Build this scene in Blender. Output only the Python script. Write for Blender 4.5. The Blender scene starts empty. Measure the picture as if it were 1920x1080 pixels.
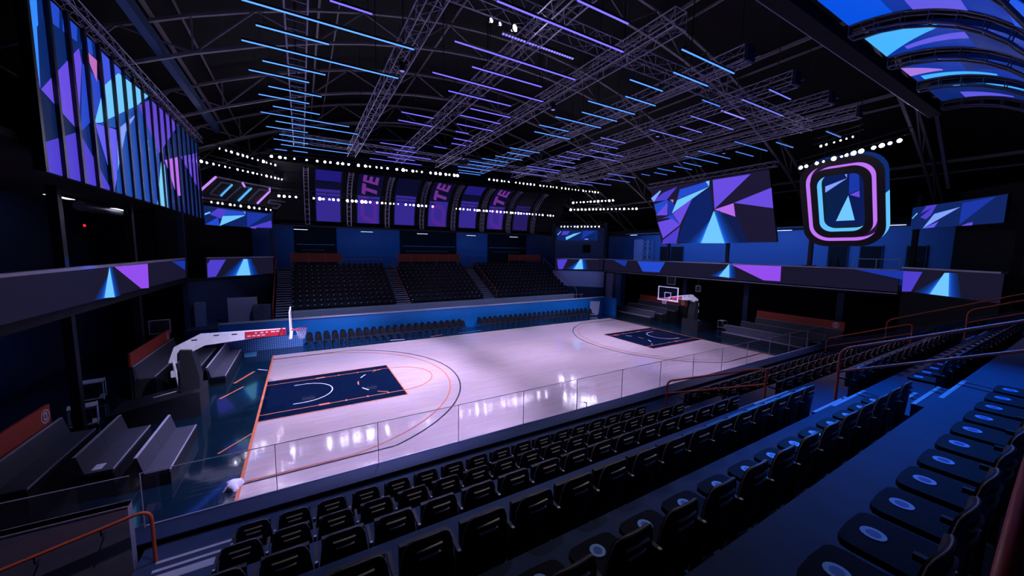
import bpy, math, random, json
from mathutils import Vector, Matrix
random.seed(7)
SC = bpy.context.scene
COL = SC.collection

# ---------------------------------------------------------------- camera
def make_camera():
    cd = bpy.data.cameras.new('camera'); cam = bpy.data.objects.new('camera', cd); COL.objects.link(cam)
    yaw, pitch, roll = 0.5273, 0.1032, 0.0135
    f = Vector((math.sin(yaw)*math.cos(pitch), math.cos(yaw)*math.cos(pitch), -math.sin(pitch)))
    r = Vector((math.cos(yaw), -math.sin(yaw), 0)); u = r.cross(f)
    r2 = r*math.cos(roll) + u*math.sin(roll); u2 = -r*math.sin(roll) + u*math.cos(roll)
    m = Matrix((r2, u2, -f)).transposed().to_4x4(); m.translation = Vector((1.7636, -11.2334, 6.7372))
    cam.matrix_world = m
    cd.sensor_width = 36; cd.sensor_fit = 'HORIZONTAL'; cd.lens = 676.87*36/1920; cd.clip_start = .05; cd.clip_end = 300
    SC.camera = cam
make_camera()

# ---------------------------------------------------------------- world, exposure, lights
w = bpy.data.worlds.new('World'); SC.world = w; w.use_nodes = True
w.node_tree.nodes['Background'].inputs[0].default_value = (.01, .03, .22, 1)
w.node_tree.nodes['Background'].inputs[1].default_value = .02
vs = SC.view_settings
vs.view_transform = 'Standard'; vs.look = 'None'; vs.gamma = 1; vs.exposure = 0; vs.use_curve_mapping = False
SC.cycles.use_denoising = True
SC.cycles.sample_clamp_indirect = 4
SC.cycles.max_bounces = 6; SC.cycles.transparent_max_bounces = 12

def spot(loc, target, watts, color, deg, blend=.4, radius=.2):
    l = bpy.data.lights.new('spot_light', 'SPOT'); l.energy = watts; l.color = color
    l.spot_size = math.radians(deg); l.spot_blend = blend; l.shadow_soft_size = radius
    o = bpy.data.objects.new('spot_light', l); COL.objects.link(o)
    o.location = loc; o.rotation_euler = (Vector(target)-Vector(loc)).to_track_quat('-Z', 'Y').to_euler()
    o['kind'] = 'helper'
    return o
def area(loc, target, watts, color, sx, sy):
    l = bpy.data.lights.new('wash_light', 'AREA'); l.energy = watts; l.color = color; l.shape = 'RECTANGLE'; l.size = sx; l.size_y = sy
    o = bpy.data.objects.new('wash_light', l); COL.objects.link(o)
    o.location = loc; o.rotation_euler = (Vector(target)-Vector(loc)).to_track_quat('-Z', 'Y').to_euler()
    o['kind'] = 'helper'
    return o
WHITE = (.57, .50, 1.0)
BLUE = (.0, .16, 1.0)
# court spots hang on the lighting trusses
for x, y, tx, ty in ((5, 2, 4, 4), (5, 12, 4, 11.5), (11.4, 2, 11.5, 4), (11.4, 12, 11.5, 11.5), (18.2, 2, 18.5, 4), (18.2, 12, 18.5, 11.5), (24.3, 2, 25, 4), (24.3, 12, 25, 11.5)):
    spot((x, y, 12.7), (tx, ty, 0), 13500 if x < 9 else 6300, WHITE, 66, .5, .12)
# near-stand blue wash, then unseen fill lamps added to brighten hoops, rails, walls, stands
spot((18.2, -4.0, 12.9), (11, -10.1, 4.2), 13000, BLUE, 42, 1, .06)
spot((5, -4, 12.9), (-.8, 7.6, 2.9), 8500, (.66, .63, 1), 17, .6, .1)  # fills added on both hoop booms
spot((24.4, -4, 12.9), (29.4, 7.6, 2.9), 7000, (.66, .63, 1), 17, .6, .1)
spot((1.9, 13, 12.9), (-2.6, 20.9, 2.2), 1300, (.4, .45, 1), 28, .7, .1)
spot((-7.0, 2.5, 4.25), (-9.6, 2.5, 1.6), 60, (.05, .14, 1), 150, .5, .1)  # made-up blue house lights under the left balcony
spot((-7.0, 12, 4.25), (-9.6, 13, 1.6), 60, (.05, .14, 1), 150, .5, .1)
spot((18.2, -1, 12.9), (19, -5.2, 2.8), 3600, (1, .45, .3), 60, .8, .1)  # added warm fill so the orange handrails show
spot((1.9, -5.6, 13.2), (-2.2, -2.7, 1.6), 900, (.75, .6, 1), 26, .8, .1)
spot((8.2, -1, 12.9), (7, -5.4, 2.2), 420, (1, .75, .75), 50, .8, .1)
spot((7, -7.6, 12.2), (6.5, -6.2, 2.6), 380, (1, .84, .72), 84, .9, .1)
spot((24.4, -3.6, 12.8), (20, -7, 3.2), 900, BLUE, 80, .6, .15)
spot((5, -1.2, 12.9), (4.5, -3.6, 1.1), 2000, (.36, .38, 1), 62, .7, .1)
for x in (3.5, 11.4, 18.2, 25):
    spot((x, 7, 12.8), (x, 17.7, .7), 2600, (.25, .5, 1), 36, .7, .15)
for x in (5, 14.9, 24.4):
    spot((x, 9, 12.8), (x, 20.6, 1.8), 1300, (.62, .5, 1), 44, .8, .15)
spot((1.9, 5.5, 12.9), (-2.6, 7.8, .8), 620, (.42, .46, 1), 62, .7, .15)  # added spill on the benches behind each hoop
spot((26, 7, 12.9), (32, 8, .8), 1500, (.5, .5, 1), 62, .7, .15)
area((35.5, 9, 8.8), (40, 9, 6.5), 700, (.12, .3, 1), 22, .3)
area((14, 28.2, 8.5), (14, 31, 6), 110, (.02, .28, 1), 26, .3)
spot((26, 16, 12.9), (31.6, 23.6, 3.2), 1500, (.35, .42, 1), 30, .8, .15)
area((-8, 10, 8.4), (-11, 10, 6.3), 14, (.08, .2, 1), 18, .3)
area((-9, 8, 9.2), (-11, 8, 6.5), 60, (.03, .12, 1), .6, 22)
spot((1.9, -2.5, 13.2), (-1.5, -4, 1.2), 900, (.4, .42, 1), 40, .7, .15)

# ---------------------------------------------------------------- materials
MATS = {}
def srgb(c):
    return tuple(((v/255)/12.92 if v/255 <= .04045 else ((v/255+.055)/1.055)**2.4) for v in c)
def M(name, color=(.1, .1, .1), rough=.5, metal=0., emit=None, strength=1., coat=0., noise=.15, scale=6.):
    if name in MATS: return MATS[name]
    m = bpy.data.materials.new(name); m.use_nodes = True; MATS[name] = m
    nt = m.node_tree; b = nt.nodes['Principled BSDF']
    b.inputs['Base Color'].default_value = (*color, 1); b.inputs['Roughness'].default_value = rough
    b.inputs['Metallic'].default_value = metal; b.inputs['Coat Weight'].default_value = coat
    if emit is not None:
        b.inputs['Emission Color'].default_value = (*emit, 1); b.inputs['Emission Strength'].default_value = strength
        if strength > 1.5: b.inputs['Specular IOR Level'].default_value = 0
    if noise:
        tc = nt.nodes.new('ShaderNodeTexCoord'); n = nt.nodes.new('ShaderNodeTexNoise'); n.inputs['Scale'].default_value = scale
        n.inputs['Detail'].default_value = 3
        mr = nt.nodes.new('ShaderNodeMapRange'); mr.inputs[3].default_value = 1-noise; mr.inputs[4].default_value = 1+noise
        mx = nt.nodes.new('ShaderNodeVectorMath'); mx.operation = 'SCALE'; mx.inputs[0].default_value = color
        nt.links.new(tc.outputs['Object'], n.inputs['Vector']); nt.links.new(n.outputs['Fac'], mr.inputs[0])
        nt.links.new(mr.outputs[0], mx.inputs['Scale']); nt.links.new(mx.outputs[0], b.inputs['Base Color'])
    return m
def LED(name, rgb, k=1.):
    m = M('led_'+name, (.004, .004, .006), .6, emit=srgb(rgb), strength=k, noise=0); m.node_tree.nodes['Principled BSDF'].inputs['Specular IOR Level'].default_value = .08; return m
def wood_material():
    m = bpy.data.materials.new('maple_planks'); m.use_nodes = True; nt = m.node_tree; b = nt.nodes['Principled BSDF']
    tc = nt.nodes.new('ShaderNodeTexCoord'); br = nt.nodes.new('ShaderNodeTexBrick')
    br.inputs['Color1'].default_value = (.58, .47, .43, 1); br.inputs['Color2'].default_value = (.53, .42, .38, 1); br.inputs['Mortar'].default_value = (.45, .35, .31, 1)
    br.inputs['Scale'].default_value = 1; br.inputs['Mortar Size'].default_value = .004; br.inputs['Brick Width'].default_value = 1.9; br.inputs['Row Height'].default_value = .115
    br.offset = .37
    n = nt.nodes.new('ShaderNodeTexNoise'); n.inputs['Scale'].default_value = 3
    mp = nt.nodes.new('ShaderNodeMapping'); mp.inputs['Scale'].default_value = (.35, 4, 1)
    nt.links.new(tc.outputs['Object'], br.inputs['Vector']); nt.links.new(tc.outputs['Object'], mp.inputs['Vector']); nt.links.new(mp.outputs[0], n.inputs['Vector'])
    mx = nt.nodes.new('ShaderNodeMix'); mx.data_type = 'RGBA'; mx.blend_type = 'MULTIPLY'; mx.inputs[0].default_value = .35
    nt.links.new(br.outputs['Color'], mx.inputs[6]); nt.links.new(n.outputs['Color'], mx.inputs[7]); nt.links.new(mx.outputs[2], b.inputs['Base Color'])
    b.inputs['Roughness'].default_value = .5; b.inputs['Coat Weight'].default_value = 1; b.inputs['Coat Roughness'].default_value = .08; b.inputs['IOR'].default_value = 1.02
    bp = nt.nodes.new('ShaderNodeBump'); bp.inputs['Strength'].default_value = .05; bp.inputs['Distance'].default_value = .02
    nt.links.new(n.outputs['Fac'], bp.inputs['Height']); nt.links.new(bp.outputs[0], b.inputs['Coat Normal'])
    return m
def glass_material():
    m = bpy.data.materials.new('clear_glass'); m.use_nodes = True; nt = m.node_tree; nt.nodes.clear()
    out = nt.nodes.new('ShaderNodeOutputMaterial'); t = nt.nodes.new('ShaderNodeBsdfTransparent'); g = nt.nodes.new('ShaderNodeBsdfGlossy')
    t.inputs[0].default_value = (.93, .93, .96, 1); g.inputs['Roughness'].default_value = .03; g.inputs[0].default_value = (.9, .9, 1, 1)
    mx = nt.nodes.new('ShaderNodeMixShader'); mx.inputs[0].default_value = .035; nt.links.new(t.outputs[0], mx.inputs[1]); nt.links.new(g.outputs[0], mx.inputs[2]); nt.links.new(mx.outputs[0], out.inputs[0])
    return m
WOOD = wood_material(); GLASS = glass_material()
BLACKPL = M('black_plastic', (.006, .0065, .011), .5)
RIM = M('rim_highlight', (.16, .15, .18), .4)
GREYBAR = M('slot_rib_grey', (.8, .74, .66), .4)
CARPET = M('navy_carpet', (.016, .036, .085), .9, noise=.35, scale=3)
NOSING = M('pale_nosing', (.38, .38, .42), .7)
ORANGE = M('orange_steel', (.72, .12, .035), .6)
DARKMETAL = M('black_metal', (.012, .012, .016), .45)
TRUSSM = M('truss_alloy', (.44, .42, .56), .45, .2)
VTRUSS = M('vault_steel', (.07, .07, .10), .5, .2)
ROOFSTEEL = M('roof_steel', (.24, .22, .25), .7)
WALLDARK = M('navy_wall', (.012, .028, .075), .8)
WALLBLUE = M('blue_wall', (.06, .14, .33), .75)
BARRIER = M('barrier_blue', (.004, .20, .55), .5)
LEDGE = M('pale_ledge', (.55, .5, .6), .5)
BLACKWALL = M('black_wall', (.004, .004, .007), .95)
GREYPANEL = M('grey_panel', (.30, .29, .37), .7)
STEELWHITE = M('white_enamel', (.9, .88, .93), .4)
PAD = M('black_pad', (.012, .013, .018), .55)
REDPAD = M('red_pad', (.62, .02, .04), .5)
BENCHM = M('grey_vinyl', (.045, .047, .066), .6)
BENCHEDGE = M('bench_edge', (.4, .4, .47), .5)
FLOORM = M('dark_gloss_floor', (.003, .014, .024), .09, coat=.3, noise=.35, scale=.6)
EMW = M('lamp_glow', (1, 1, 1), .5, emit=(.80, .76, 1), strength=210, noise=0)
EMWD = M('lamp_glow_soft', (1, 1, 1), .5, emit=(.80, .76, 1), strength=22, noise=0)
EMW2 = M('tube_lamp_glow', (1, 1, 1), .5, emit=(.75, .78, 1), strength=2.2, noise=0)
NAVYPAINT = M('navy_paint', (.0025, .008, .024), .4, coat=.35)
NAVYPAINT.node_tree.nodes['Principled BSDF'].inputs['IOR'].default_value = 1.02; NAVYPAINT.node_tree.nodes['Principled BSDF'].inputs['Coat Roughness'].default_value = .05
LINEORANGE = M('orange_line', (.62, .16, .06), .4)
LINEBLACK = M('black_line', (.01, .01, .02), .4)
LINEWHITE = M('white_line', (.7, .7, .75), .4)
LEDBASE = LED('base', (22, 20, 42))
PAL = {'v1': (88, 72, 236), 'v2': (104, 76, 226), 'v3': (78, 62, 205), 'v4': (98, 92, 240), 'v5': (92, 66, 205), 'v6': (100, 70, 215), 'u1': (146, 76, 236),
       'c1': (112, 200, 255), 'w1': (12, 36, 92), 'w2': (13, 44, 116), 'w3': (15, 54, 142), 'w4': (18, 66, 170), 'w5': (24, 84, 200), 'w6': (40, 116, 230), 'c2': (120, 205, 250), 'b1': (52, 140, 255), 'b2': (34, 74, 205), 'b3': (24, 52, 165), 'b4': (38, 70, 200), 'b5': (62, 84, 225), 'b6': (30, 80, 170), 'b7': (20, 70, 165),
       'n1': (8, 38, 100), 'n2': (6, 28, 72), 'g1': (9, 32, 100), 'g2': (13, 26, 76), 'p1': (190, 110, 190), 'p2': (180, 106, 236), 'l1': (128, 160, 255), 'pink': (205, 130, 255), 'cyan': (110, 190, 255)}
def PL(c): return LED(c, PAL[c])

# ---------------------------------------------------------------- mesh helpers
class MB:
    def __init__(s): s.v = []; s.f = []; s.m = []; s.mats = []; s.sm = []
    def mi(s, mat):
        if mat not in s.mats: s.mats.append(mat)
        return s.mats.index(mat)
    def add(s, vs, fs, mat, smooth=False):
        o = len(s.v); s.v += [tuple(v) for v in vs]; i = s.mi(mat)
        for f in fs: s.f.append([o+k for k in f]); s.m.append(i); s.sm.append(smooth)
    def box(s, x0, x1, y0, y1, z0, z1, mat, tf=None):
        vs = [(x, y, z) for z in (z0, z1) for y in (y0, y1) for x in (x0, x1)]
        if tf: vs = [tf(Vector(v)) for v in vs]
        s.add(vs, [(0, 2, 3, 1), (4, 5, 7, 6), (0, 1, 5, 4), (2, 6, 7, 3), (0, 4, 6, 2), (1, 3, 7, 5)], mat)
        return s
    def bar(s, p, q, w, h, mat, up=(0, 0, 1)):
        p, q = Vector(p), Vector(q); d = (q-p).normalized(); a = d.cross(Vector(up))
        if a.length < 1e-4: a = d.cross(Vector((1, 0, 0)))
        a.normalize(); b = a.cross(d)
        vs = [c+a*i*w/2+b*j*h/2 for c in (p, q) for i, j in ((-1, -1), (1, -1), (1, 1), (-1, 1))]
        s.add(vs, [(3, 2, 1, 0), (4, 5, 6, 7), (0, 1, 5, 4), (1, 2, 6, 5), (2, 3, 7, 6), (3, 0, 4, 7)], mat); return s
    def tube(s, pts, r, mat, seg=6, closed=False):
        pts = [Vector(p) for p in pts]; n = len(pts); rings = []; prev = None
        for i, p in enumerate(pts):
            if closed: d = pts[(i+1) % n]-pts[i-1]
            else: d = (pts[min(i+1, n-1)]-pts[max(i-1, 0)])
            d.normalize()
            a = prev if prev is not None else (Vector((0, 0, 1)) if abs(d.z) < .9 else Vector((1, 0, 0)))
            a = a-d*a.dot(d)
            if a.length < 1e-4: a = d.orthogonal()
            a.normalize(); prev = a; b = d.cross(a)
            rings.append([p+(a*math.cos(t)+b*math.sin(t))*r for t in [2*math.pi*k/seg for k in range(seg)]])
        vs = [v for rg in rings for v in rg]; fs = []
        for i in range(n if closed else n-1):
            j = (i+1) % n
            for k in range(seg): fs.append((i*seg+k, i*seg+(k+1) % seg, j*seg+(k+1) % seg, j*seg+k))
        s.add(vs, fs, mat, True)
        if not closed: s.add(rings[0], [tuple(range(seg))[::-1]], mat); s.add(rings[-1], [tuple(range(seg))], mat)
        return s
    def poly(s, pts, mat): s.add(pts, [tuple(range(len(pts)))], mat); return s
    def prism(s, pts, off, mat):
        pts = [Vector(p) for p in pts]; off = Vector(off); n = len(pts)
        s.add(pts+[p+off for p in pts], [tuple(range(n))[::-1], tuple(range(n, 2*n))]+[(i, (i+1) % n, n+(i+1) % n, n+i) for i in range(n)], mat); return s
    def disc(s, c, nrm, r, mat, seg=14, th=.0):
        c = Vector(c); nrm = Vector(nrm).normalized(); a = nrm.orthogonal().normalized(); b = nrm.cross(a)
        ring = [c+(a*math.cos(2*math.pi*k/seg)+b*math.sin(2*math.pi*k/seg))*r for k in range(seg)]
        if th: s.prism(ring, nrm*th, mat)
        else: s.poly(ring, mat)
        return s
    def cone(s, p, q, r0, r1, mat, seg=10):
        p, q = Vector(p), Vector(q); d = (q-p).normalized(); a = d.orthogonal().normalized(); b = d.cross(a)
        A = [p+(a*math.cos(2*math.pi*k/seg)+b*math.sin(2*math.pi*k/seg))*r0 for k in range(seg)]
        B = [q+(a*math.cos(2*math.pi*k/seg)+b*math.sin(2*math.pi*k/seg))*r1 for k in range(seg)]
        s.add(A+B, [(k, (k+1) % seg, seg+(k+1) % seg, seg+k) for k in range(seg)], mat, True)
        s.add(A, [tuple(range(seg))[::-1]], mat); s.add(B, [tuple(range(seg))], mat); return s
    def build(s, name, parent=None, loc=None):
        me = bpy.data.meshes.new(name); me.from_pydata(s.v, [], s.f)
        for m in s.mats: me.materials.append(m)
        me.polygons.foreach_set('material_index', s.m); me.polygons.foreach_set('use_smooth', s.sm); me.update()
        o = bpy.data.objects.new(name, me); COL.objects.link(o)
        if parent: o.parent = parent
        if loc: o.location = loc
        return o
def tag(o, label, cat, group=None, kind=None):
    o['label'] = label; o['category'] = cat
    if group: o['group'] = group
    if kind: o['kind'] = kind
    return o
def thing(name, label, cat, loc=(0, 0, 0), group=None, rz=0):
    o = bpy.data.objects.new(name, None); COL.objects.link(o); o.location = loc; o.rotation_euler.z = rz; o.empty_display_size = .1
    return tag(o, label, cat, group)
def struct(name, mb):
    o = mb.build(name); o['kind'] = 'structure'; return o
def copy_tree(o, parent=None):
    c = o.copy(); COL.objects.link(c)
    if parent: c.parent = parent
    for ch in list(o.children): copy_tree(ch, c)
    return c
_O = 'first second third fourth fifth sixth seventh eighth ninth tenth eleventh twelfth thirteenth fourteenth fifteenth sixteenth seventeenth eighteenth nineteenth'.split()
_T = {20: 'twent', 30: 'thirt', 40: 'fort', 50: 'fift'}
_TT = {20: 'twenty', 30: 'thirty', 40: 'forty', 50: 'fifty'}
def nth(i):
    i += 1
    if i < 20: return _O[i-1]
    t = i//10*10
    return _T[t]+'ieth' if i == t else _TT[t]+'-'+_O[i-t-1]
def truss_mesh(mb, p, q, w, mat, r=.025, step=None):
    p, q = Vector(p), Vector(q); L = (q-p).length; d = (q-p)/L
    a = d.cross(Vector((0, 0, 1)))
    if a.length < 1e-3: a = Vector((1, 0, 0))
    a.normalize(); b = a.cross(d)
    cs = [a*i*w/2+b*j*w/2 for i, j in ((-1, -1), (1, -1), (1, 1), (-1, 1))]
    for c in cs: mb.tube([p+c, q+c], r, mat, 5)
    n = max(2, int(L/(step or w*1.25)))
    for k in range(n):
        s0, s1 = p+d*(L*k/n), p+d*(L*(k+1)/n)
        for i in range(4):
            j = (i+1) % 4
            A, B = (i, j) if k % 2 else (j, i)
            mb.tube([s0+cs[A], s1+cs[B]], r*.5, mat, 3)
        if k % 4 == 0:
            for i in range(4): mb.tube([s0+cs[i], s0+cs[(i+1) % 4]], r*.5, mat, 3)
    return mb
def arc_pts(c, a, b, r, t0, t1, n):
    return [Vector(c)+Vector(a)*r*math.cos(t0+(t1-t0)*k/n)+Vector(b)*r*math.sin(t0+(t1-t0)*k/n) for k in range(n+1)]
def fillet(pts, r, n=5):
    pts = [Vector(p) for p in pts]; out = [pts[0]]
    for i in range(1, len(pts)-1):
        A, B, C = pts[i-1], pts[i], pts[i+1]; u = (A-B).normalized(); v = (C-B).normalized()
        P, Q = B+u*r, B+v*r
        for k in range(n+1):
            t = k/n; out.append(P*(1-t)**2+B*2*t*(1-t)+Q*t*t)
    return out+[pts[-1]]
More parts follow.
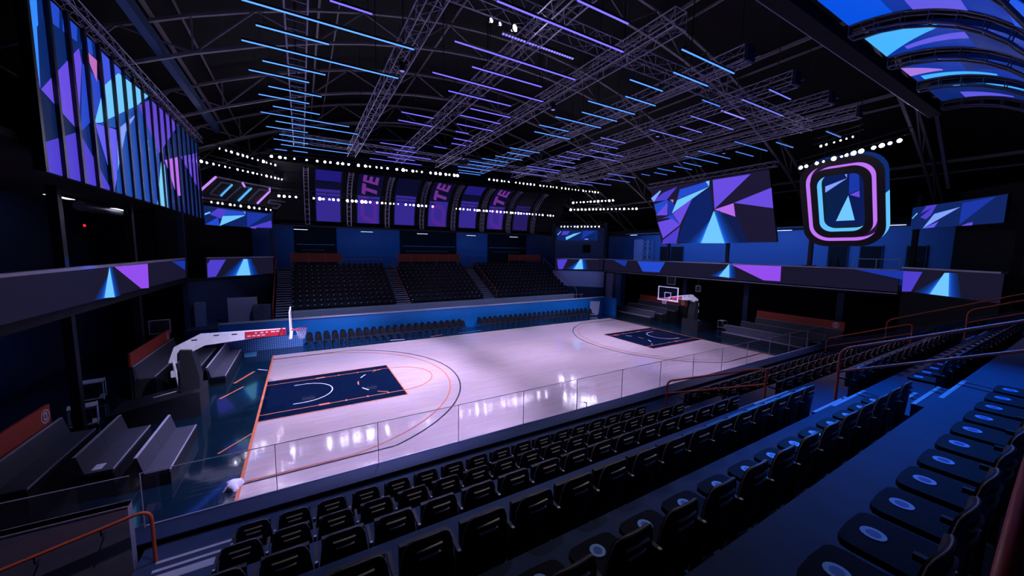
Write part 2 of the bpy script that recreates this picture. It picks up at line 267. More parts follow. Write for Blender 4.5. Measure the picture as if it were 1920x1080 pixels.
D = json.loads(r"""{"tubes":[[[0.72,5.03,0.61],[0.92,2.74,1.69],[0.47,5.05,2.81],[0.9,2.76,3.93],[0.43,2.27,4.93],[0.92,2.73,6.12],[0.52,2.31,7.2],[0.94,2.76,8.38],[0.41,4.12,9.49],[0.93,4.65,10.55],[0.46,2.32,11.74],[0.98,4.7,12.9],[0.65,2.37,14.08],[0.96,4.7,15.16],[0.57,1.23,16.59],[1.55,2.38,16.42]],[[2.63,3.63,-0.51],[5.95,10.54,-0.48],[7.0,9.85,0.63],[5.98,10.67,1.71],[6.97,9.77,2.82],[8.4,10.42,3.99],[8.31,10.4,4.97],[8.62,10.6,6.13],[8.98,9.7,7.21],[9.33,10.4,8.4],[9.56,10.45,9.35],[8.9,9.68,10.53],[5.92,7.42,6.02],[6.03,7.7,7.14],[5.99,7.98,11.5],[7.03,8.39,12.54],[6.1,9.68,13.67],[7.04,8.87,14.68],[6.07,9.65,15.75],[6.21,10.6,-2.67],[7.9,9.67,-3.72]],[[12.01,14.86,-3.7],[13.04,15.02,-2.67],[12.2,13.97,-1.52],[13.14,14.92,-0.45],[12.2,14.94,0.67],[12.78,14.93,1.72],[12.13,14.93,2.8],[12.11,13.93,4.09],[12.47,14.81,5.05],[12.85,15.02,8.29],[13.24,14.93,9.28],[13.0,15.05,10.45],[12.54,14.55,11.53],[12.13,14.94,12.64],[12.38,14.36,13.53],[12.05,14.75,14.65],[12.52,14.73,15.73],[12.88,14.78,16.53]],[[17.21,18.89,-3.71],[17.27,20.64,-2.7],[17.22,20.66,-0.54],[18.03,19.8,0.57],[17.18,20.58,1.67],[16.01,17.89,3.92],[16.26,18.39,4.95],[17.17,20.05,6.05],[16.23,20.7,7.11],[16.38,18.25,8.21],[16.43,18.62,9.19],[17.06,19.6,10.24],[16.22,19.26,11.68],[16.87,19.61,12.31],[16.14,19.59,13.88],[21.73,25.45,14.81],[23.2,26.87,13.85],[22.85,26.04,10.28],[23.86,27.11,11.88]],[[22.7,26.2,0.5],[24.8,26.81,1.57],[22.76,26.21,2.68],[23.23,26.81,3.85],[24.6,26.65,4.94],[24.99,27.08,5.94],[24.61,26.68,7.03],[25.61,27.15,8.11],[25.24,26.24,9.02],[24.7,26.66,-0.64],[24.73,26.52,-2.84],[16.01,17.24,-1.84]]],"lamps":{"far_upper":[[0.07,23.0,13.72],[0.62,23.0,13.7],[0.97,23.0,13.7],[1.58,23.0,13.77],[2.43,23.0,13.74],[3.17,23.0,13.8],[3.73,23.0,13.83],[4.13,23.0,13.78],[4.68,23.0,13.83],[5.05,23.0,13.84],[5.51,23.0,13.82],[6.27,23.0,13.86],[6.84,23.0,13.83],[7.2,23.0,13.84],[7.75,23.0,13.91],[8.16,23.0,13.91],[8.68,23.0,13.91],[9.47,23.0,13.91],[10.02,23.0,13.88],[10.36,23.0,13.97],[10.9,23.0,13.94],[11.27,23.0,13.91],[11.77,23.0,13.93],[12.57,23.0,13.95],[13.06,23.0,13.93],[13.5,23.0,13.94],[14.06,23.0,13.98],[14.44,23.0,13.96],[14.92,23.0,13.97],[15.25,23.0,13.99]],"far_upper_b":[[18.74,23.0,14.0],[19.28,23.0,14.02],[19.64,23.0,14.0],[20.19,23.0,14.0],[20.56,23.0,14.0],[21.05,23.0,14.01],[21.93,23.0,13.99],[22.41,23.0,13.99],[22.87,23.0,14.01],[23.36,23.0,14.0],[23.78,23.0,13.98],[24.26,23.0,13.99],[25.08,23.0,13.99],[25.56,23.0,13.99],[26.04,23.0,13.99],[26.52,23.0,13.98],[26.9,23.0,13.96],[27.36,23.0,13.96],[28.09,23.0,13.97],[28.62,23.0,13.98],[27.34,23.0,13.95],[28.09,23.0,13.97],[28.62,23.0,13.99],[29.14,23.0,13.99],[29.7,23.0,13.97],[30.15,23.0,13.97],[30.64,23.0,13.98],[31.28,23.0,13.96],[31.8,23.0,13.97],[32.32,23.0,13.99],[32.83,23.0,13.99],[33.18,23.0,13.98],[33.72,23.0,14.04]],"far_lower":[[0.38,24.0,10.89],[0.74,24.0,10.87],[1.12,24.0,10.88],[1.56,24.0,10.9],[2.84,24.0,10.86],[3.29,24.0,10.86],[3.57,24.0,10.9],[4.03,24.0,10.93],[4.33,24.0,10.87],[4.71,24.0,10.88],[5.42,24.0,10.88],[5.82,24.0,10.89],[6.13,24.0,10.89],[6.61,24.0,10.89],[6.91,24.0,10.88],[7.3,24.0,10.87],[7.9,24.0,10.87],[8.33,24.0,10.87],[8.65,24.0,10.88],[9.06,24.0,10.89],[9.38,24.0,10.9],[9.78,24.0,10.89],[10.47,24.0,10.91],[10.88,24.0,10.91],[11.21,24.0,10.92],[11.66,24.0,10.9],[12.03,24.0,10.91],[12.42,24.0,10.93],[13.08,24.0,10.96]],"far_lower_b":[[15.57,24.0,10.92],[15.96,24.0,10.91],[16.32,24.0,10.92],[16.78,24.0,10.91],[17.08,24.0,10.91],[17.55,24.0,10.91],[17.88,24.0,10.87],[18.15,24.0,10.88],[18.62,24.0,10.9],[18.95,24.0,10.9],[19.39,24.0,10.88],[19.67,24.0,10.91],[20.17,24.0,10.89],[20.62,24.0,10.9],[21.1,24.0,10.9],[21.42,24.0,10.89],[21.93,24.0,10.88],[22.18,24.0,10.9],[22.53,24.0,10.9],[22.86,24.0,10.88],[23.24,24.0,10.92],[23.64,24.0,10.91],[24.0,24.0,10.92],[24.4,24.0,10.92],[24.79,24.0,10.91],[25.31,24.0,10.91],[25.72,24.0,10.93],[26.17,24.0,10.9],[26.93,24.0,10.9],[27.28,24.0,10.92],[27.72,24.0,10.93]],"cl_upper":[[-2.88,21.12,13.45],[-2.59,21.46,13.4],[-2.35,21.75,13.38],[-2.04,22.11,13.45],[-1.78,22.43,13.42],[-1.54,22.71,13.41],[-1.23,23.08,13.45],[-0.92,23.44,13.4],[-0.67,23.74,13.41],[-0.42,24.03,13.41],[-0.15,24.35,13.43],[0.09,24.63,13.41]],"cl_mid":[[-3.88,20.72,12.4],[-3.62,21.02,12.42],[-3.32,21.37,12.42],[-3.04,21.71,12.43],[-2.76,22.04,12.4],[-2.52,22.32,12.39],[-2.15,22.76,12.46],[-1.86,23.1,12.47],[-1.6,23.41,12.44],[-1.33,23.73,12.5],[-1.06,24.05,12.49],[-0.79,24.37,12.49],[-0.53,24.67,12.52],[-0.23,25.04,12.55],[0.02,25.33,12.5],[0.26,25.62,12.51],[0.5,25.9,12.48],[0.76,26.21,12.52]],"cl_sign":[[-3.67,21.96,9.88],[-3.38,22.31,9.86],[-3.16,22.57,9.83],[-2.78,23.02,9.95],[-2.53,23.32,9.9],[-2.22,23.68,9.94],[-1.78,24.2,9.89],[-1.46,24.59,9.93],[-1.15,24.95,9.92],[-0.72,25.47,9.89],[-0.41,25.83,9.89]],"cr_upper":[[30.15,23.2,12.55],[30.43,22.9,12.59],[30.73,22.57,12.61],[30.99,22.29,12.61],[31.29,21.96,12.61],[31.54,21.69,12.64],[31.83,21.38,12.64],[32.12,21.06,12.65],[32.41,20.75,12.67],[32.69,20.45,12.69],[32.97,20.15,12.67],[33.25,19.84,12.69]],"cr_mid":[[30.22,23.71,11.77],[30.52,23.39,11.76],[30.82,23.06,11.81],[31.12,22.74,11.81],[31.42,22.41,11.8],[31.73,22.08,11.79],[32.01,21.77,11.77],[32.28,21.49,11.77],[32.59,21.14,11.79],[32.86,20.85,11.75],[33.17,20.52,11.75],[33.47,20.2,11.75],[33.79,19.84,11.71],[34.08,19.53,11.72],[34.41,19.18,11.72],[34.74,18.82,11.75],[35.04,18.49,11.72],[35.31,18.19,11.74]],"cr_low":[[29.79,24.92,9.79],[30.06,24.62,9.8],[30.34,24.33,9.77],[30.61,24.02,9.79],[30.91,23.7,9.74],[31.16,23.44,9.75],[31.47,23.1,9.78],[31.74,22.81,9.77],[31.98,22.55,9.77],[32.28,22.22,9.74],[32.57,21.91,9.75],[32.88,21.57,9.77]],"o_row":[[30.1,0.21,12.36],[30.1,-0.08,12.37],[30.1,-0.62,12.45],[30.1,-0.93,12.48],[30.1,-1.14,12.56],[30.1,-1.47,12.59],[30.1,-1.79,12.63],[30.1,-2.03,12.7],[30.1,-2.37,12.73],[30.1,-2.7,12.76],[30.1,-2.88,12.82],[30.1,-3.2,12.84],[30.1,-3.54,12.87],[30.1,-3.85,12.91],[30.1,-4.22,12.96]],"o_upper":[[28.4,-1.35,13.08],[28.4,-1.59,13.2],[28.4,-1.94,13.17],[28.4,-2.23,13.2],[28.4,-2.48,13.22],[28.4,-2.75,13.25]]},"led_left":[["b1",[[-4.0,3.35,12.8],[-4.0,3.94,13.13],[-4.0,3.74,10.92],[-4.0,3.39,10.64],[-4.0,3.36,11.98]]],["v1",[[-4.0,3.56,12.67],[-4.0,3.54,11.63],[-4.0,3.65,10.84],[-4.0,3.39,10.64],[-4.0,3.36,11.98]]],["n1",[[-4.0,3.8,12.4],[-4.0,4.24,12.89],[-4.0,5.99,13.04],[-4.0,4.36,11.43],[-4.0,3.64,10.79]]],["b2",[[-4.0,4.3,13.42],[-4.0,5.04,13.54],[-4.0,4.91,12.9],[-4.0,4.23,12.86]]],["b2",[[-4.0,5.19,13.43],[-4.0,5.98,13.48],[-4.0,5.88,12.99],[-4.0,5.09,12.92]]],["b2",[[-4.0,6.18,13.42],[-4.0,6.86,13.47],[-4.0,6.89,13.04],[-4.0,6.12,12.89]]],["v2",[[-4.0,3.64,10.79],[-4.0,5.95,12.84],[-4.0,6.03,12.45],[-4.0,5.4,10.19],[-4.0,4.43,10.51]]],["n2",[[-4.0,3.39,10.64],[-4.0,3.64,10.79],[-4.0,5.4,10.19],[-4.0,4.95,9.91],[-4.0,3.48,9.4]]],["v3",[[-4.0,3.48,9.4],[-4.0,5.4,10.19],[-4.0,7.47,8.52],[-4.0,7.25,7.56],[-4.0,3.47,8.58]]],["b4",[[-4.0,6.03,12.45],[-4.0,7.22,12.32],[-4.0,7.17,11.48],[-4.0,6.56,10.95],[-4.0,5.51,10.22]]],["p1",[[-4.0,6.25,12.97],[-4.0,7.11,12.96],[-4.0,6.95,12.22]]],["b5",[[-4.0,7.21,13.4],[-4.0,8.72,13.45],[-4.0,9.52,13.44],[-4.0,7.48,12.3],[-4.0,7.18,12.99]]],["c1",[[-4.0,7.48,12.3],[-4.0,8.83,13.24],[-4.0,12.03,13.51],[-4.0,10.58,12.65],[-4.0,6.91,10.88],[-4.0,6.46,10.75]]],["b6",[[-4.0,6.91,10.88],[-4.0,10.58,12.65],[-4.0,8.18,11.05],[-4.0,6.9,10.82]]],["v4",[[-4.0,6.46,10.75],[-4.0,8.17,10.99],[-4.0,7.98,9.48],[-4.0,7.52,8.78]]],["b7",[[-4.0,8.18,11.05],[-4.0,10.58,12.65],[-4.0,12.86,11.18],[-4.0,12.18,7.6],[-4.0,7.5,8.02],[-4.0,7.82,9.45]]],["l1",[[-4.0,8.17,10.99],[-4.0,10.29,12.2],[-4.0,8.99,11.14],[-4.0,7.9,9.47]]],["v5",[[-4.0,10.58,12.65],[-4.0,12.23,13.42],[-4.0,16.73,13.59],[-4.0,12.86,11.18]]],["n1",[[-4.0,12.27,13.59],[-4.0,16.76,13.69],[-4.0,20.77,13.71],[-4.0,20.98,12.84],[-4.0,13.59,11.0],[-4.0,16.73,13.59]]],["c2",[[-4.0,13.03,10.89],[-4.0,13.52,10.73],[-4.0,13.52,7.58],[-4.0,11.53,7.89]]],["p2",[[-4.0,13.59,11.0],[-4.0,16.21,11.72],[-4.0,15.94,9.55],[-4.0,15.25,9.46]]],["v6",[[-4.0,16.57,11.8],[-4.0,20.51,12.86],[-4.0,20.47,10.45]]]],"fascia_left":[["c1",[[-5.0,9.6,5.87],[-5.0,9.8,4.6],[-5.0,8.92,4.68]]],["u1",[[-5.0,10.04,5.85],[-5.0,13.83,5.83],[-5.0,13.69,4.61],[-5.0,12.7,4.68]]],["b3",[[-5.0,17.81,5.82],[-5.0,20.69,5.79],[-5.0,20.51,5.14]]]],"fascia_right":[["b3",[[33.65,19.79,5.8],[33.65,17.62,5.77],[33.65,17.97,5.09]]],["b2",[[33.65,16.24,5.77],[33.65,12.7,5.79],[33.65,13.35,4.71],[33.65,15.45,4.68]]],["c1",[[33.65,6.33,5.85],[33.65,6.24,4.66],[33.65,7.13,4.71]]],["u1",[[33.65,6.13,5.79],[33.65,2.4,5.87],[33.65,2.37,4.66],[33.65,3.55,4.65]]],["b3",[[33.65,-1.81,5.83],[33.65,-4.14,5.84],[33.65,-4.15,5.29]]]],"fascia_nr":[["v3",[[33.84,-4.11,5.81],[32.82,-5.11,5.82],[33.28,-4.66,4.62],[33.78,-4.17,4.54]]],["c1",[[31.78,-6.13,5.85],[31.59,-6.32,5.87],[31.48,-6.43,4.62],[32.31,-5.61,4.61]]]],"fascia_nr_ext":[[33.88,-4.08,5.94],[29.65,-8.22,6.02],[29.52,-8.35,4.72],[33.77,-4.18,4.49]],"scr_nr":[["v3",[[33.04,-4.89,9.63],[32.55,-5.38,9.62],[32.77,-5.16,9.07],[32.98,-4.95,8.85],[33.42,-4.53,9.06]]],["l1",[[32.62,-5.31,9.11],[31.51,-6.4,9.31],[33.11,-4.83,8.34]]],["b3",[[31.44,-6.46,9.5],[30.24,-7.65,9.59],[31.45,-6.45,8.39]]],["v2",[[31.12,-6.78,8.44],[30.94,-6.96,8.47],[30.94,-6.96,8.31],[31.36,-6.54,8.32]]],["v4",[[33.11,-4.83,8.34],[32.37,-5.56,8.66],[32.53,-5.39,8.35]]],["c1",[[33.73,-4.22,9.0],[33.5,-4.45,9.29],[33.44,-4.51,9.25],[33.7,-4.26,8.97]]]],"scr_nr_ext":[[33.8,-4.15,9.66],[29.84,-8.04,9.6],[29.89,-7.99,8.31],[33.71,-4.24,8.35]],"fascia_cl":[["v3",[[-4.08,22.03,5.78],[-3.17,23.1,5.78],[-3.72,22.45,4.56],[-4.11,21.99,4.54]]],["c1",[[-2.22,24.23,5.79],[-2.02,24.47,5.78],[-1.89,24.62,4.47],[-2.69,23.67,4.53]]]],"fascia_cl_ext":[[-4.11,21.99,5.87],[-0.38,26.4,5.9],[-0.41,26.37,4.37],[-4.17,21.92,4.55]],"fascia_cr":[["v3",[[29.69,25.47,5.71],[30.58,24.5,5.74],[30.18,24.93,4.49],[29.76,25.4,4.47]]],["c1",[[31.62,23.38,5.77],[31.78,23.2,5.78],[31.89,23.08,4.56],[31.13,23.91,4.53]]]],"fascia_cr_ext":[[29.56,25.61,5.8],[33.22,21.64,5.77],[33.25,21.61,4.53],[29.59,25.58,4.45]],"scr_cl":[["v3",[[-3.38,22.7,9.51],[-2.96,23.19,9.5],[-3.15,22.97,8.74],[-3.8,22.2,9.03]]],["c1",[[-3.16,22.96,8.99],[-1.95,24.39,9.23],[-3.35,22.73,8.25]]],["b2",[[-2.96,23.19,9.48],[-1.99,24.35,9.48],[-1.95,24.39,9.23],[-3.14,22.98,9.01]]],["b3",[[-1.84,24.53,9.47],[-0.55,26.04,9.53],[-1.89,24.46,8.28]]],["v3",[[-0.37,26.26,9.03],[-0.34,26.3,8.43],[-1.79,24.59,8.29]]],["b2",[[-4.04,21.92,8.28],[-3.41,22.66,8.86],[-3.35,22.73,8.26]]],["c1",[[-4.02,21.94,9.05],[-3.77,22.24,9.22],[-3.75,22.25,9.13],[-4.03,21.93,8.92]]],["v2",[[-1.73,24.65,8.36],[-1.33,25.12,8.39],[-1.37,25.08,8.24],[-1.68,24.71,8.26]]],["l1",[[-2.06,24.26,9.5],[-1.94,24.41,9.51],[-1.94,24.4,9.33]]]],"scr_cl_ext":[[-4.04,21.92,9.51],[-0.34,26.3,9.69],[-0.31,26.33,8.36],[-4.03,21.93,8.26]],"scr_cr":[["c1",[[30.27,24.7,8.7],[31.6,23.25,9.1],[30.34,24.61,8.13]]],["b3",[[31.76,23.08,9.28],[32.8,21.95,9.27],[31.62,23.23,8.26]]],["v3",[[30.07,24.91,9.23],[30.65,24.28,9.25],[30.46,24.49,8.8],[29.91,25.08,8.74]]],["l1",[[29.58,25.45,8.8],[29.86,25.13,9.23],[29.91,25.09,9.2],[29.66,25.35,8.74]]],["l1",[[31.9,22.92,8.3],[32.19,22.62,8.32],[32.15,22.66,8.2],[31.86,22.96,8.22]]]],"scr_cr_ext":[[29.55,25.47,9.31],[32.94,21.8,9.27],[32.95,21.79,8.09],[29.59,25.43,8.06]],"main_ext":[[30.93,12.93,12.78],[30.95,2.51,12.73],[32.99,2.59,7.65],[32.99,12.67,7.64]],"main":[["v3",[[31.0,9.91,12.61],[31.39,11.23,11.62],[31.39,12.82,11.63],[31.13,11.46,12.28]]],["b2",[[31.39,11.23,11.62],[31.52,10.55,11.32],[31.9,12.62,10.37],[31.49,12.68,11.37]]],["v2",[[31.4,11.14,11.61],[31.93,11.45,10.28],[31.91,12.73,10.35]]],["b3",[[31.4,11.14,11.61],[31.65,10.26,10.98],[31.94,10.98,10.25],[32.0,11.39,10.12]]],["v2",[[32.16,12.68,9.7],[32.07,11.05,9.93],[32.31,10.34,9.33],[32.78,12.45,8.16]]],["b4",[[32.04,12.2,10.01],[31.92,10.87,10.32],[32.35,10.36,9.25],[32.03,11.41,10.04]]],["v3",[[32.85,12.49,7.99],[32.38,10.38,9.17],[32.98,11.08,7.66],[32.99,12.67,7.64]]],["v2",[[31.88,10.85,10.4],[31.45,8.68,11.49],[32.31,10.34,9.33]]],["c1",[[31.88,10.94,10.41],[31.44,10.15,11.5],[31.15,7.04,12.22]]],["c1",[[30.98,7.27,12.66],[30.97,6.93,12.67],[31.15,7.04,12.22]]],["b2",[[31.1,9.7,12.36],[30.99,7.27,12.63],[31.14,7.03,12.24],[31.42,10.14,11.55]]],["l1",[[31.49,8.95,11.37],[31.15,7.04,12.22],[31.88,10.94,10.41]]],["v2",[[30.97,6.66,12.68],[30.97,3.76,12.66],[31.87,6.88,10.44]]],["v2",[[31.73,5.25,10.77],[31.43,2.51,11.54],[32.0,2.54,10.12]]],["p2",[[31.88,6.89,10.4],[31.74,5.28,10.75],[32.16,5.29,9.71]]],["c1",[[31.92,6.95,10.31],[33.0,6.47,7.62],[32.99,8.57,7.65]]],["g1",[[31.21,7.06,12.08],[31.83,7.02,10.53],[32.95,8.14,7.75],[32.99,8.57,7.65],[32.93,10.96,7.79],[31.47,8.78,11.43]]],["g2",[[31.92,6.91,10.3],[32.17,5.26,9.68],[33.0,4.58,7.63],[33.0,6.43,7.62]]],["l1",[[31.26,12.87,11.96],[31.03,11.69,12.54],[31.06,11.61,12.45],[31.4,12.62,11.61]]],["p1",[[31.39,10.85,11.63],[31.41,10.46,11.58],[31.5,10.58,11.35]]]],"o_outer":[[31.4,0.93,11.17],[33.03,-0.33,7.13],[31.73,-3.31,10.35],[30.69,-1.77,12.96],[33.0,-2.24,7.19],[32.49,0.91,8.47]],"o_pink":[[31.3,0.57,11.43],[32.1,-2.93,9.44],[30.9,-1.29,12.42],[32.89,-1.3,7.48]],"o_cyan":[[31.33,0.01,11.35],[32.08,-2.34,9.49],[31.1,-1.38,11.92],[32.6,-1.27,8.19]],"o_scr":[["c1",[[31.81,-1.45,10.16],[32.44,-1.71,8.59],[32.44,-0.73,8.6]]],["l1",[[31.53,-0.29,10.87],[31.39,-1.44,11.22],[31.68,-0.27,10.48]]],["l1",[[31.28,-1.32,11.48],[31.28,-1.44,11.48],[31.37,-1.42,11.25]]],["v2",[[31.8,-1.51,10.2],[31.72,-2.0,10.39],[31.88,-2.0,9.98]]],["b3",[[31.27,-1.56,11.51],[31.28,-2.02,11.49],[31.7,-2.01,10.44],[31.77,-1.48,10.25]]],["n2",[[31.71,-0.26,10.42],[31.42,-1.46,11.14],[31.79,-1.45,10.22],[32.42,-0.77,8.64],[32.32,-0.24,8.9]]]],"o_scr_ext":[[31.21,-0.31,11.67],[31.27,-2.1,11.5],[32.45,-2.06,8.57],[32.48,-0.25,8.5]],"ote_sign":[["pink",[[-3.26,22.07,11.66],[-4.09,21.08,10.4],[-3.98,21.22,10.04]]],["grey",[[-3.98,21.22,10.04],[-2.86,22.54,10.12],[-2.02,23.53,11.31]]],["grey",[[-3.26,22.07,11.66],[-1.96,23.6,11.66]]],["grey",[[-3.02,22.35,11.35],[-2.49,22.98,11.36],[-3.11,22.24,10.36],[-3.61,21.66,10.39],[-3.02,22.35,11.35]]],["cyan",[[-2.49,22.98,11.34],[-3.11,22.24,10.36]]],["pink",[[-1.94,23.63,11.66],[-1.8,23.79,11.33]]],["grey",[[-1.8,23.79,11.33],[-1.45,24.21,11.36]]],["cyan",[[-1.44,24.22,11.35],[-2.21,23.31,10.21]]],["grey",[[-1.96,23.6,11.66],[0.89,26.98,11.74]]],["pink",[[-0.31,25.56,11.69],[-0.31,25.56,11.39],[-1.14,24.58,10.22]]],["grey",[[-0.95,24.8,11.38],[-0.34,25.52,11.39]]],["grey",[[-0.95,24.8,11.38],[-1.68,23.94,10.32]]],["grey",[[0.72,26.78,10.72],[-0.31,25.55,10.67],[-0.5,25.34,10.42],[0.39,26.39,10.43],[0.13,26.08,10.06],[-0.2,25.69,10.04]]]],"arcX":[2.35,5.79,9.23,12.67,16.11,19.55,22.990000000000002,26.43]}""")

# ================================================================ the setting
# floor and court
mb = MB(); mb.box(-16, 46, -16, 36, -.3, 0, FLOORM); struct('floor', mb)
mb = MB(); L, W = 28.65, 15.24
mb.box(0, L, 0, W, .0, .012, WOOD)
def line(mbx, p, q, w, mat, z=.0135):
    z = .012+(z-.012)*5
    p, q = Vector((*p, z)), Vector((*q, z)); d = (q-p).normalized(); a = Vector((-d.y, d.x, 0))*w/2
    mbx.poly([p-a, q-a, q+a, p+a], mat)
def arcline(mbx, c, r, t0, t1, w, mat, z=.0135, n=40):
    z = .012+(z-.012)*5
    for k in range(n):
        a, b = t0+(t1-t0)*k/n, t0+(t1-t0)*(k+1)/n
        mbx.poly([(c[0]+rr*math.cos(t), c[1]+rr*math.sin(t), z) for rr, t in ((r-w/2, a), (r+w/2, a), (r+w/2, b), (r-w/2, b))], mat)
for side in (0, 1):
    X = (lambda x: x) if side == 0 else (lambda x: L-x)
    c = (lambda t: t) if side == 0 else (lambda t: math.pi-t)
    y0, y1 = W/2-2.44, W/2+2.44
    mb.poly([(X(0), y0, .0165), (X(5.79), y0, .0165), (X(5.79), y1, .0165), (X(0), y1, .0165)][::1 if side == 0 else -1], NAVYPAINT)
    for yy in (y0, y1, y0+.61, y1-.61): line(mb, (X(0), yy), (X(5.79), yy), .05, LINEORANGE, .014)
    line(mb, (X(5.79), y0), (X(5.79), y1), .06, LINEORANGE, .0145)
    line(mb, (X(.0), 0), (X(.0), W), .09, LINEORANGE, .0142)
    for yy in (y0+.61, y1-.61):
        for xx, ln in ((2.15, .42), (3.2, .06), (4.1, .06), (5.0, .06)):
            line(mb, (X(xx), yy), (X(xx+ln), yy), .16, LINEORANGE, .0148)
    for yy in (y0-.12, y1+.12):
        for xx in (2.1, 2.5, 3.45, 4.35): line(mb, (X(xx), yy), (X(xx+.05), yy), .06, LINEORANGE, .0148)
    arcline(mb, (X(1.575), W/2), 1.22, c(-math.pi/2), c(math.pi/2), .05, LINEWHITE, .0145)
    for yy in (W/2-1.22, W/2+1.22): line(mb, (X(1.2), yy), (X(1.575), yy), .05, LINEWHITE, .0145)
    for k in range(5):                                            # dashed half of the free-throw circle
        t = math.pi/2+.25+k*.55
        arcline(mb, (X(5.79), W/2), 1.83, c(t), c(t+.28), .06, LINEWHITE if k % 2 else LINEORANGE, .0148, 6)
    if side == 0: arcline(mb, (X(5.79), W/2), 1.83, c(-math.pi/2), c(math.pi/2), .05, LINEORANGE, .0145)
    t3 = math.asin(6.706/7.24); arcline(mb, (X(1.575), W/2), 7.24, c(-t3), c(t3), .06, LINEBLACK, .0146, 70)
    for yy in (.914, W-.914): line(mb, (X(0), yy), (X(4.27), yy), .06, LINEBLACK, .0146)
    t4 = math.asin(6.6/6.75); arcline(mb, (X(1.575), W/2), 6.75, c(-t4), c(t4), .05, LINEORANGE, .0144, 60)
    for yy in (1.02, W-1.02): line(mb, (X(0), yy), (X(1.575+6.75*math.cos(t4)), yy), .05, LINEORANGE, .0144)
struct('floor_court', mb)
# painted strokes on the dark apron
mb = MB()
def stroke(p, q, w, mat):
    p, q = Vector((*p, .004)), Vector((*q, .004)); d = (q-p).normalized(); a = Vector((-d.y, d.x, 0))*w/2
    mb.poly([p-a*.3, q-a, q+a*.2, p+a], mat)
stroke((-1.62, 8.6), (-.95, 9.9), .14, LINEORANGE); stroke((-1.35, 10.6), (-.75, 12.3), .2, LINEORANGE); stroke((-.85, 3.2), (-.02, 4.35), .10, LINEORANGE)
stroke((10.2, 15.6), (11.2, 16.0), .22, LINEORANGE); stroke((12.5, 15.8), (14.6, 16.0), .2, M('teal_paint', (.05, .2, .3), .3)); stroke((-.6, 12.6), (-.1, 12.2), .12, LINEWHITE)
stroke((7.2, 15.9), (8.2, 15.75), .14, LINEWHITE)
mb.poly([(-1.5, 15.6, .003), (-.9, 15.6, .003), (-1.0, 16.9, .003), (-1.7, 16.9, .003)], M('teal_paint', (.05, .2, .3), .3))
struct('trim_floor_paint', mb)

# outer walls, roof skin
mb = MB(); mb.box(-14.3, -14, -16, 36, 0, 22, WALLDARK); struct('wall_left', mb)
mb = MB(); mb.box(44, 44.3, -16, 36, 0, 22, WALLDARK); struct('wall_right', mb)
mb = MB(); mb.box(-14, 44, 35, 35.3, 0, 22, WALLDARK); struct('wall_far', mb)
mb = MB(); mb.box(-14, 44, -15.3, -15, 0, 22, WALLDARK); struct('wall_near', mb)
def roofz(x): return 18.6-.0132*(x-14.3)**2
mb = MB(); N = 30
for k in range(N):
    xa, xb = -14.3+58.6*k/N, -14.3+58.6*(k+1)/N
    za, zb = roofz(xa)+1.9, roofz(xb)+1.9
    vs = [(xa, -15.3, za), (xb, -15.3, zb), (xb, 35.3, zb), (xa, 35.3, za), (xa, -15.3, za+.3), (xb, -15.3, zb+.3), (xb, 35.3, zb+.3), (xa, 35.3, za+.3)]
    mb.add(vs, [(3, 2, 1, 0), (4, 5, 6, 7)], M('roof_deck', (.0015, .0015, .0025), 1))
struct('ceiling', mb)

# ---- near seating terrace
FZ = [1.1, 1.69, 2.42, 3.16, 3.68, 4.36, 5.05]
FY = [-2.2, -4.25, -5.55, -6.95, -8.4, -9.78, -11.7, -15]
TX0, TX1 = -.98, 28.6
mb = MB()
for i in range(7): mb.box(TX0, TX1, FY[i+1], FY[i], .0, FZ[i], CARPET)
struct('floor_near_terrace', mb)
AISLES = [(-.95, .5), (11.0, 12.7), (24.65, 26.25)]
for ai, (xa, xb) in enumerate(AISLES):                              # carpeted steps with pale nosings
    mb = MB()
    for i in range(6):
        rise = FZ[i+1]-FZ[i]; n = 3 if rise > .55 else 2
        yb = FY[i+1]
        for k in range(n):
            z = FZ[i]+rise*(k+1)/n - (.004 if k == n-1 else 0); y1 = yb+.3*(n-1-k)
            if k < n-1:
                mb.box(xa, xb, yb, y1, FZ[i], z, CARPET)
            mb.box(xa, xb, y1-.055, y1+.004, z-.03, z+.006, NOSING)
    if ai == 0:
        for yy in (-2.99, -3.2, -3.36, -3.53): mb.box(-.7, .4, yy-.035, yy+.035, 1.1, 1.112, NOSING)
    struct('floor_aisle_steps', mb)
# near barrier wall and end walls of the terrace
mb = MB(); mb.box(-14, 31, -2.2, -1.95, 0, 1.22, M('barrier_navy', (.002, .020, .075), .6)); mb.box(-14, 31, -2.5, -1.93, 1.215, 1.245, M('barrier_navy', (.002, .020, .075), .6)); mb.box(-1.1, 31, -1.96, -1.925, 1.24, 1.255, LEDGE)
struct('wall_near_barrier', mb)
mb = MB()
mb.prism([(TX1, -2.2, 0), (TX1, -2.2, 1.6), (TX1, -4.2, 2.3), (TX1, -11.5, 5.6), (TX1, -15, 6.2), (TX1, -15, 0)], (.25, 0, 0), WALLDARK); struct('wall_terrace_end', mb)
mb = MB(); mb.box(-6.5, -1.05, -2.78, -2.6, 0, 2.2, GREYPANEL); mb.box(-6.5, -1.05, -2.79, -2.59, 2.18, 2.2, M('dim_ledge', (.42, .4, .48), .6)); struct('wall_stair_side', mb)

